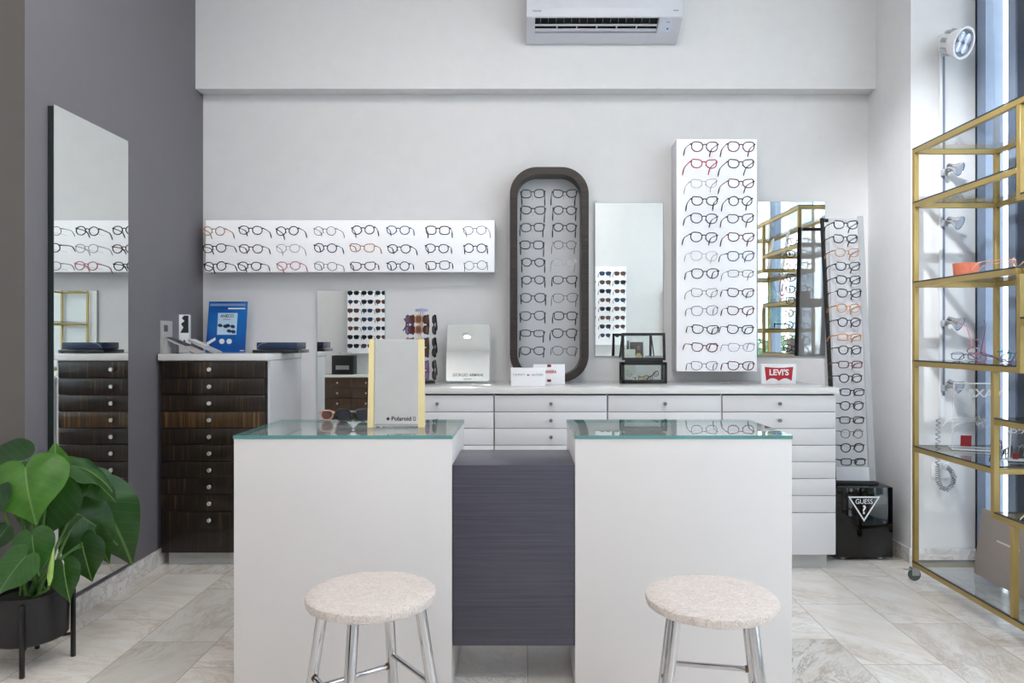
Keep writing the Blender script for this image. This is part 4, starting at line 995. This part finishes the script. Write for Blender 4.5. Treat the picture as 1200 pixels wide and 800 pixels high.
for k in range(4):
    a = PI / 4 + k * PI / 2
    if k == 0:
        b = B(); lathe(b, [(0, .0301), (.0655, .0301), (.0655, .0308), (0, .0308)], 0, 0, 40); bmesh.ops.transform(b, matrix=R, verts=b.verts); obj('lamp_face', b, plain('led_plate', rgb(112, 120, 136), .3), bl)
    b = B(); lathe(b, [(0, .0309), (.026, .0309), (.024, .037), (0, .040)], .034 * math.cos(a), .034 * math.sin(a), 20); bmesh.ops.transform(b, matrix=R, verts=b.verts); obj('lamp_lens', b, plain('led_lens', rgb(206, 212, 226), .1, .3), bl)
# socket and coiled cable
so = thing('wall_socket', 'white wall socket low on the pier under the rail', 'socket', (X(1101, ry), ry, Z(551, ry)))
b = B(); box(b, X(1091, ry), X(1111, ry), ry - .012, ry - .001, Z(560, ry), Z(541, ry), .003); obj('face_plate', b, M['frost'], so)
b = B(); cyl(b, (X(1106, ry), ry - .0125, Z(546, ry)), (X(1106, ry), ry - .05, Z(546, ry)), .018, 16); obj('plug', b, M['frost'], so)
cpath = [P(1099.5, 491, ry - .03), P(1099, 515, ry - .045), P(1098.5, 545, ry - .06), P(1099, 562, ry - .06), P(1103, 571, ry - .06), P(1110, 573.5, ry - .06), P(1116.5, 568, ry - .06), P(1118.5, 560, ry - .06), P(1115, 552, ry - .06), P(1110, 547, ry - .065)]
fine = []
for i in range(len(cpath) - 1):
    for k in range(24): fine.append(lerp(cpath[i], cpath[i + 1], k / 24))
coil = []; acc = 0
for i, p in enumerate(fine[:-1]):
    d = fine[i + 1] - p; acc += d.length; u = Vector((0, -1, 0)); w = d.normalized().cross(u).normalized()
    fr_ = i / len(fine); tight = .024 if fr_ < .22 else .0095; rad = .010
    for s in range(3):
        q = lerp(p, fine[i + 1], s / 3); ph_ = 2 * PI * (acc - d.length * (1 - s / 3)) / (.024 if fr_ < .22 else .011)
        coil.append(q + u * math.cos(ph_) * rad + w * math.sin(ph_) * rad)
b = B(); tube(b, coil, .0028, 5); tag(obj('coiled_cord', b, M['cable']), 'white coiled power cord looping down below the wall rail', 'cord')

# ================================================================ gold shelving
gx0, gx1 = 1.893, 2.285; gA, gN = 3.555, 1.75; H = .011
gs = thing('gold_shelving', 'tall gold framed glass shelving on castors beside window', 'shelving', ((gx0 + gx1) / 2, 2.7, 0))
def bar(name, p, q, r=H):
    b = B(); lo = [min(p[k], q[k]) - r for k in range(3)]; hi = [max(p[k], q[k]) + r for k in range(3)]
    box(b, lo[0], hi[0], lo[1], hi[1], lo[2], hi[2], .001, 1); return obj(name, b, M['gold'], gs)
zb_, zt_ = .078, 2.075
for x in (gx0, gx1):
    for y in (gA, gN): bar('post', (x, y, zb_), (x, y, zt_))
    bar('post', (x, 2.836, zb_ + .023), (x, 2.836, .459 - .023)); bar('post', (x, 2.955, .459), (x, 2.955, 1.05 - .023)); bar('post', (x, 2.80, 1.05 + .0), (x, 2.80, 1.43 - .023)); bar('post', (x, 2.80, 1.707 + .0), (x, 2.80, zt_ - .023))
lev1 = [(zb_, gN, gA), (.637, 2.955, gA), (1.05, 2.80, gA), (1.43, 2.80, gA), (1.815, 2.80, gA), (zt_, gN, gA)]
lev2 = [(.459, gN, 2.955), (.837, gN, 2.955), (1.235, gN, 2.80), (1.707, gN, 2.80)]
for z, y0, y1 in lev1 + lev2:
    a0, a1 = y0 + H, y1 - H
    for x in (gx0, gx1): bar('rail', (x, a0 + H, z), (x, a1 - H, z))
    for y in (y0, y1): bar('cross_rail', (gx0 + 2 * H, y, z), (gx1 - 2 * H, y, z))
    b = B(); box(b, gx0 - H, gx1 + H, y0 + .012, y1 + H if y1 == gA else y1 - .012, z + H + .0004, z + H + .007)
    for f in b.faces:
        f.normal_update()
        if abs(f.normal.z) < .5: f.material_index = 1
    obj('shelf_glass', b, [M['shelf_glass'], M['mirror_edge']], gs, smooth=False)
for x in (gx0, gx1):
    for y in (gA, gN):
        b = B(); lathe(b, [(0, -.010), (.022, -.010), (.029, -.006), (.029, .006), (.022, .010), (0, .010)], 0, 0, 24)
        bmesh.ops.transform(b, matrix=Matrix.Translation((x - .006, y, .0296)) @ Matrix.Rotation(PI / 2, 4, 'X'), verts=b.verts); cw = obj('caster', b, M['castor'], gs)
        b = B(); box(b, x - .024, x + .022, y - .016, y + .016, .0605, zb_ - H - .0005, .002); box(b, x - .022, x + .012, y - .0145, y - .0115, .028, .061); box(b, x - .022, x + .012, y + .0115, y + .0145, .028, .061); box(b, x - .055, x - .022, y - .008, y + .008, .052, .058, .001); obj('caster_fork', b, M['steel'], cw, smooth=False)
GT = H + .0075      # height of the glass above the rail
# bowl
bz_ = 1.43 + GT; by = 3.33; bxx = X(1132, 3.33)
bo = obj('bowl', lathe(B(), [(0, bz_), (.045, bz_), (.049, bz_ + .004), (.054, bz_ + .064), (.048, bz_ + .064), (.044, bz_ + .008), (0, bz_ + .008)], bxx, by, 40), M['terra'], org=(bxx, by, bz_))
tag(bo, 'ribbed terracotta pink bowl on the gold shelving', 'bowl')
SG = 'glasses lying on the gold shelving'
def shelfg(px, Y, z, st, col, rot, lab, th=None, lens='lens'):
    return glasses(st, col, (X(px, Y), Y, z), lab, SG, rot, pose=(.0, -.12, .0, -.12), thick=th or .0022, lens=lens)
z4 = 1.05 + GT
def shelfg(x, Y, z, st, col, rot, lab, th=None, lens='lens', pose=(.0, -.12, .0, -.12)):
    return settle(glasses(st, col, (x, Y, z), lab, SG, rot, pose=pose, thick=th or .0022, lens=lens), z)
FOLD = (0, 1.42, 0, 1.5, .8)
shelfg(2.02, 3.28, z4, 'panto', 'pink', (1.15, .5, .5), 'pink glasses with upturned temples in pile on middle gold shelf', .002)
shelfg(1.99, 3.11, z4, 'panto', 'purple', (1.5, .35, -.2), 'purple glasses propped on their front on middle gold shelf', .002)
shelfg(2.08, 3.46, z4, 'rect', 'slate', (0, 0, 2.9), 'grey blue glasses lying flat on middle gold shelf', .002, pose=FOLD)
shelfg(2.17, 3.26, z4, 'round', 'teal', (0, .1, -.2), 'teal glasses standing on middle gold shelf near grey box', .002, pose=FOLD)
gb = obj('grey_box', box(B(), 2.03, 2.13, 2.93, 3.02, z4 + .0005, z4 + .105, .002), M['board'], org=(2.08, 2.97, z4)); tag(gb, 'plain grey box on the middle gold shelf', 'box')
z3 = 1.43 + GT
shelfg(1.98, 2.97, z3, 'panto', 'rose', (.0, .0, .9), 'rose glasses on the gold shelf above the grey box', .002)
shelfg(2.12, 2.90, z3, 'round', 'amber', (.0, .0, .9), 'amber round glasses on gold shelf beside rose glasses', .002)
# clear branded display stands
z5 = .637 + GT
def acrylic_stand(x, Y, z, lab, size=1.0, yaw=0):
    s = thing('acrylic_stand', lab, 'display stand', (x, Y, z + .0008), rot=(0, 0, yaw))
    lean = -.17; hw, hh = .088 * size, .32 * size
    o = obj('clear_back', box(B(), -hw, hw, -.002, .002, .003, hh), M['acrylic'], s, local=True); o.rotation_euler = (lean, 0, 0)
    b = B(); ring_prism(b, [(-hw, .003), (hw, .003), (hw, hh), (-hw, hh)], [(-hw + .004, .007), (hw - .004, .007), (hw - .004, hh - .004), (-hw + .004, hh - .004)], -.003, .003)
    fr = obj('bright_edge', b, M['frost'], s, local=True, smooth=False); fr.rotation_euler = (lean, 0, 0)
    b = B(); box(b, -hw, hw, -.11 * size, .004, 0, .003); obj('foot', b, M['acrylic'], s, local=True)
    b = B(); box(b, -hw, hw, -.114 * size, -.11 * size, 0, .006); obj('foot_edge', b, M['frost'], s, local=True)
    text('lettering', 'MAX&Co.', .052 * size, M['frost'], fr, (0, -.0045, hh - .05 * size), bold=.0012)
    b = B(); box(b, hw * .1, hw * .6, -.0045, -.0032, .02 * size, .072 * size); obj('red_square', b, M['red'], fr, local=True)
    return s
acrylic_stand(2.055, 3.36, z5, 'clear acrylic stand with white lettering and red square, lower gold shelf', 1.0, 2.75)
glasses('round', 'silver', (2.00, 3.22, z5 + .15), 'silver wire glasses hung beside the clear acrylic stand', SG, (0, 0, 1.35), pose=(.1, .0, .1, .0), thick=.0013)
z8 = .837 + GT
acrylic_stand(2.07, 3.07, z5, 'small clear acrylic stand beside the gold post', .48, 2.9)
shelfg(2.03, 2.72, .459 + GT, 'cateye', 'white', (0, 0, .5), 'white glasses on the low gold shelf behind the post')
for i, (x, Y, col, st, rz) in enumerate(((1.965, 3.06, 'black', 'panto', .8), (2.215, 3.26, 'gunmetal', 'round', .9), (2.22, 3.44, 'brown', 'panto', 1.2), (2.09, 3.17, 'black', 'butterfly', .8))):
    shelfg(x, Y, z5, st, col, (0, 0, rz), '%s glasses lying on lower gold shelf, %s of the dark group' % (nm(col, st), ['outermost', 'innermost', 'hindmost', 'post-side'][i]), pose=FOLD)
# boards leaning inside the bottom bay
zb0_ = zb_ + GT
for i, (y0, y1, lab) in enumerate(((2.98, 3.36, 'taupe board with white handle slot leaning in shelving bottom'), (2.50, 2.90, 'second taupe board further along the shelving bottom'))):
    x = 2.06
    bo_ = thing('leaning_board', lab, 'board', (x, (y0 + y1) / 2, zb0_ + .0022), rot=(0, .13, 0))
    b = B(); box(b, -.006, .006, -(y1 - y0) / 2, (y1 - y0) / 2, .001, .30, .001); obj('board', b, M['board'], bo_, local=True)
    b = B(); box(b, -.0075, -.0062, -.09, .06, .18, .187); obj('slot', b, M['frost'], bo_, local=True)
sx0, sx1, sy0, sy1 = 1.74, 2.06, -.57, .45
s2 = thing('gold_shelving', 'second gold framed glass shelving, reflected low in the tall mirror', 'shelving', (1.9, -.06, 0))
gs_main, gs = gs, s2
for x in (sx0, sx1):
    for y in (sy0, sy1): bar('post', (x, y, .011), (x, y, 1.76))
for z in (.30, .82, 1.36, 1.76):
    for x in (sx0, sx1): bar('rail', (x, sy0 + 2 * H, z - H), (x, sy1 - 2 * H, z - H))
    for y in (sy0, sy1): bar('cross_rail', (sx0 + 2 * H, y, z - H), (sx1 - 2 * H, y, z - H))
    b = B(); box(b, sx0 - H, sx1 + H, sy0 - H, sy1 + H, z + .0114, z + .018); obj('shelf_glass', b, M['shelf_glass'], gs, smooth=False)
gs = gs_main
# things that the corner mirror shows on the nearer bay
z7 = 1.707 + GT
for i, (y, lab) in enumerate(((2.25, 'white display board leaning on upper gold shelf, nearer one'), (2.62, 'white display board leaning on upper gold shelf, by the post'))):
    bo_ = thing('white_board', lab, 'board', (2.1, y, z7 + .008), rot=(0, .16, .2))
    b = B(); box(b, -.004, .004, -.075, .075, .001, .30, .001); obj('board', b, M['card'], bo_, local=True)
    b = B(); box(b, -.03, -.0045, -.075, .075, .001, .005); obj('ledge', b, M['card'], bo_, local=True)
vz = 1.235 + GT + .0006; vx, vy = 2.1, 2.38
b = B()
rings = []
for k in range(30):
    t = k / 29; r_ = .055 + .03 * math.sin(PI * min(1, t * 1.35)) - .055 * max(0, t - .45) * 1.2; r_ = max(.022, r_); tw_ = t * 2.6
    rings.append([b.verts.new((vx + (r_ * (1 + .18 * math.cos(4 * (j * PI / 16 - tw_)))) * math.cos(j * PI / 16), vy + (r_ * (1 + .18 * math.cos(4 * (j * PI / 16 - tw_)))) * math.sin(j * PI / 16), vz + .40 * t)) for j in range(32)])
b.faces.new(rings[0][::-1])
for A, Bq in zip(rings, rings[1:]):
    for j in range(32): b.faces.new((A[j], A[(j + 1) % 32], Bq[(j + 1) % 32], Bq[j]))
va = obj('vase', b, glass('vase_glass', (.72, .85, .84, 1), ior=1.6), org=(vx, vy, vz)); tag(va, 'tall twisted green glass vase on nearer bay of gold shelving', 'vase')
for i, (y, z, st, col) in enumerate(((2.62, 1.235, 'butterfly', 'black'), (2.25, .837, 'panto', 'black'), (2.45, .837, 'round', 'brown'))):
    shelfg(2.04, y, z + GT, st, col, (0, 0, -1.2 + .4 * i), '%s glasses on nearer bay of gold shelving, %s' % (nm(col, st), ['beside twisted vase', 'near end of lower shelf', 'middle of lower shelf'][i]))
# no-entry sticker on the pane
st_ = thing('window_sticker', 'round red ring sticker with slash on the shop window', 'sticker', (WX + .039, 1.78, 1.65))
b = B()
oc = [(.085 * math.cos(t * PI / 24), .085 * math.sin(t * PI / 24)) for t in range(48)]; ic_ = [(x * .8, z * .8) for x, z in oc]
ring_prism(b, oc, ic_, -.0006, .0006); o = obj('ring', b, M['red'], st_, local=True, smooth=False); o.rotation_euler = (0, 0, PI / 2)
b = B(); box(b, -.008, .008, -.0006, .0006, -.07, .07); o = obj('slash', b, M['red'], st_, local=True); o.rotation_euler = (0, 0, PI / 2); o.rotation_euler = (PI / 4, 0, PI / 2)
b = B(); prism(b, [(-.03, -.04), (.01, -.04), (.014, .0), (.03, .03), (.012, .045), (-.012, .03)], .0007, .0012); o = obj('figure_print', b, M['ink_grey'], st_, local=True); o.rotation_euler = (0, 0, PI / 2)

# ================================================================ rear side, seen in mirrors
def sun_panel(x0, x1, z0, z1, xs, zs, lab, where):
    y = RY + .07
    s = thing('light_box', lab, 'light box', ((x0 + x1) / 2, RY, z0))
    b = B(); box(b, x0, x1, RY + .001, y - .012, z0, z1, .002); obj('mount_case', b, M['lightbox_side'], s)
    b = B(); box(b, x0, x1, y - .0119, y, z0, z1, .002); obj('lit_panel', b, M['lightbox'], s)
    k = 0
    for i, z in enumerate(zs):
        for j, x in enumerate(xs):
            col = random.choice(['black', 'black', 'navy', 'brown', 'tortoise']); ln = {'navy': 'blue_lens', 'brown': 'brown_lens', 'tortoise': 'brown_lens'}.get(col, 'dark_lens')
            st = random.choice(['butterfly', 'square', 'shield', 'panto'])
            glasses(st, col, (x, y + .16, z), '%s sunglasses, %s row down rear light box %s, %s from window' % (nm(col, st), ORD[i], where, ORD[len(xs) - 1 - j]), 'sunglasses on the rear light box ' + where,
                    (0.0, 0, PI), pose=(.1, -.02, .1, -.02), lens=ln, thick=.0035, name='sunglasses', cat='sunglasses')
            b = B(); cyl(b, (x, y + .152, z - .004), (x, y, z - .004), .0022, 6); obj('display_peg', b, M['acrylic'], s)
sun_panel(.30, 1.262, 1.095, 2.07, [.42, .61, .80, .985, 1.165], [1.97 - .108 * i for i in range(8)], 'rear lit box of sunglasses shown in narrow mirror', 'near window')
sun_panel(-2.21, -1.42, .99, 1.95, [-2.1, -1.93, -1.76, -1.55], [1.84 - .108 * i for i in range(8)], 'rear lit box of sunglasses shown in mirror under long light box', 'near side wall')
rc = thing('drawer_cabinet', 'low brown drawer cabinet against the rear wall', 'cabinet', (-1.9, RY + .2, 0))
b = B(); box(b, -2.42, -1.38, RY + .002, RY + .42, .08, .71); obj('carcass', b, M['brown_ven'], rc)
b = B(); box(b, -2.44, -1.36, RY + .002, RY + .45, .7102, .74, .002); obj('worktop', b, M['top'], rc)
b = B(); box(b, -2.40, -1.40, RY + .05, RY + .38, 0, .0798); obj('plinth', b, M['kick'], rc)
for c in range(3):
    for k in range(5):
        xa = -2.41 + c * .342; za = .09 + k * .124
        b = B(); box(b, xa + .002, xa + .338, RY + .4205, RY + .437, za + .002, za + .121, .001); d = obj('drawer', b, M['brown_ven'], rc)
        b = B(); lathe(b, [(0, 0), (.004, 0), (.011, .012), (.011, .02), (0, .021)], 0, 0, 12); bmesh.ops.transform(b, matrix=Matrix.Translation((xa + .17, RY + .437, za + .06)) @ Matrix.Rotation(-PI / 2, 4, 'X'), verts=b.verts); obj('knob', b, M['knob'], d)
kb = thing('black_dispenser', 'black box with front opening on the low rear cabinet', 'box', (-2.2, RY + .25, .7406))
b = B(); box(b, -2.33, -2.07, RY + .16, RY + .36, .741, .97, .004); obj('box_body', b, M['black'], kb)
b = B(); box(b, -2.28, -2.12, RY + .3605, RY + .364, .80, .85); obj('slot', b, M['steel'], kb)
settle(glasses('panto', 'white', (-2.2, RY + .30, .97), 'white glasses lying on top of the black box at rear', None, (0, 0, PI), pose=(0, -.05, 0, -.05)), .97)

# ================================================================ light, world, camera
w = bpy.data.worlds.new('overcast_sky'); sc.world = w; w.use_nodes = True
nt = w.node_tree; bg = nt.nodes['Background']; bg.inputs[0].default_value = (.90, .95, 1.0, 1); bg.inputs[1].default_value = 7.0
cam = bpy.data.cameras.new('camera'); co = bpy.data.objects.new('camera', cam); C.objects.link(co); sc.camera = co
co.location = (0, 0, EYE); co.rotation_euler = (PI / 2, 0, 0)
cam.sensor_width = 36; cam.lens = F / 1200 * 36; cam.shift_x = -(VX - 600) / 1200; cam.shift_y = -(400 - VY) / 1200; cam.clip_start = .05
vs = sc.view_settings; vs.view_transform = 'Standard'; vs.look = 'None'; vs.gamma = 1; vs.use_curve_mapping = False; vs.exposure = 0.0
sc.cycles.max_bounces = 10; sc.cycles.diffuse_bounces = 4; sc.cycles.glossy_bounces = 5; sc.cycles.transparent_max_bounces = 24
sc.cycles.caustics_reflective = False; sc.cycles.caustics_refractive = False; sc.cycles.sample_clamp_indirect = 6
sc.cycles.use_denoising = True
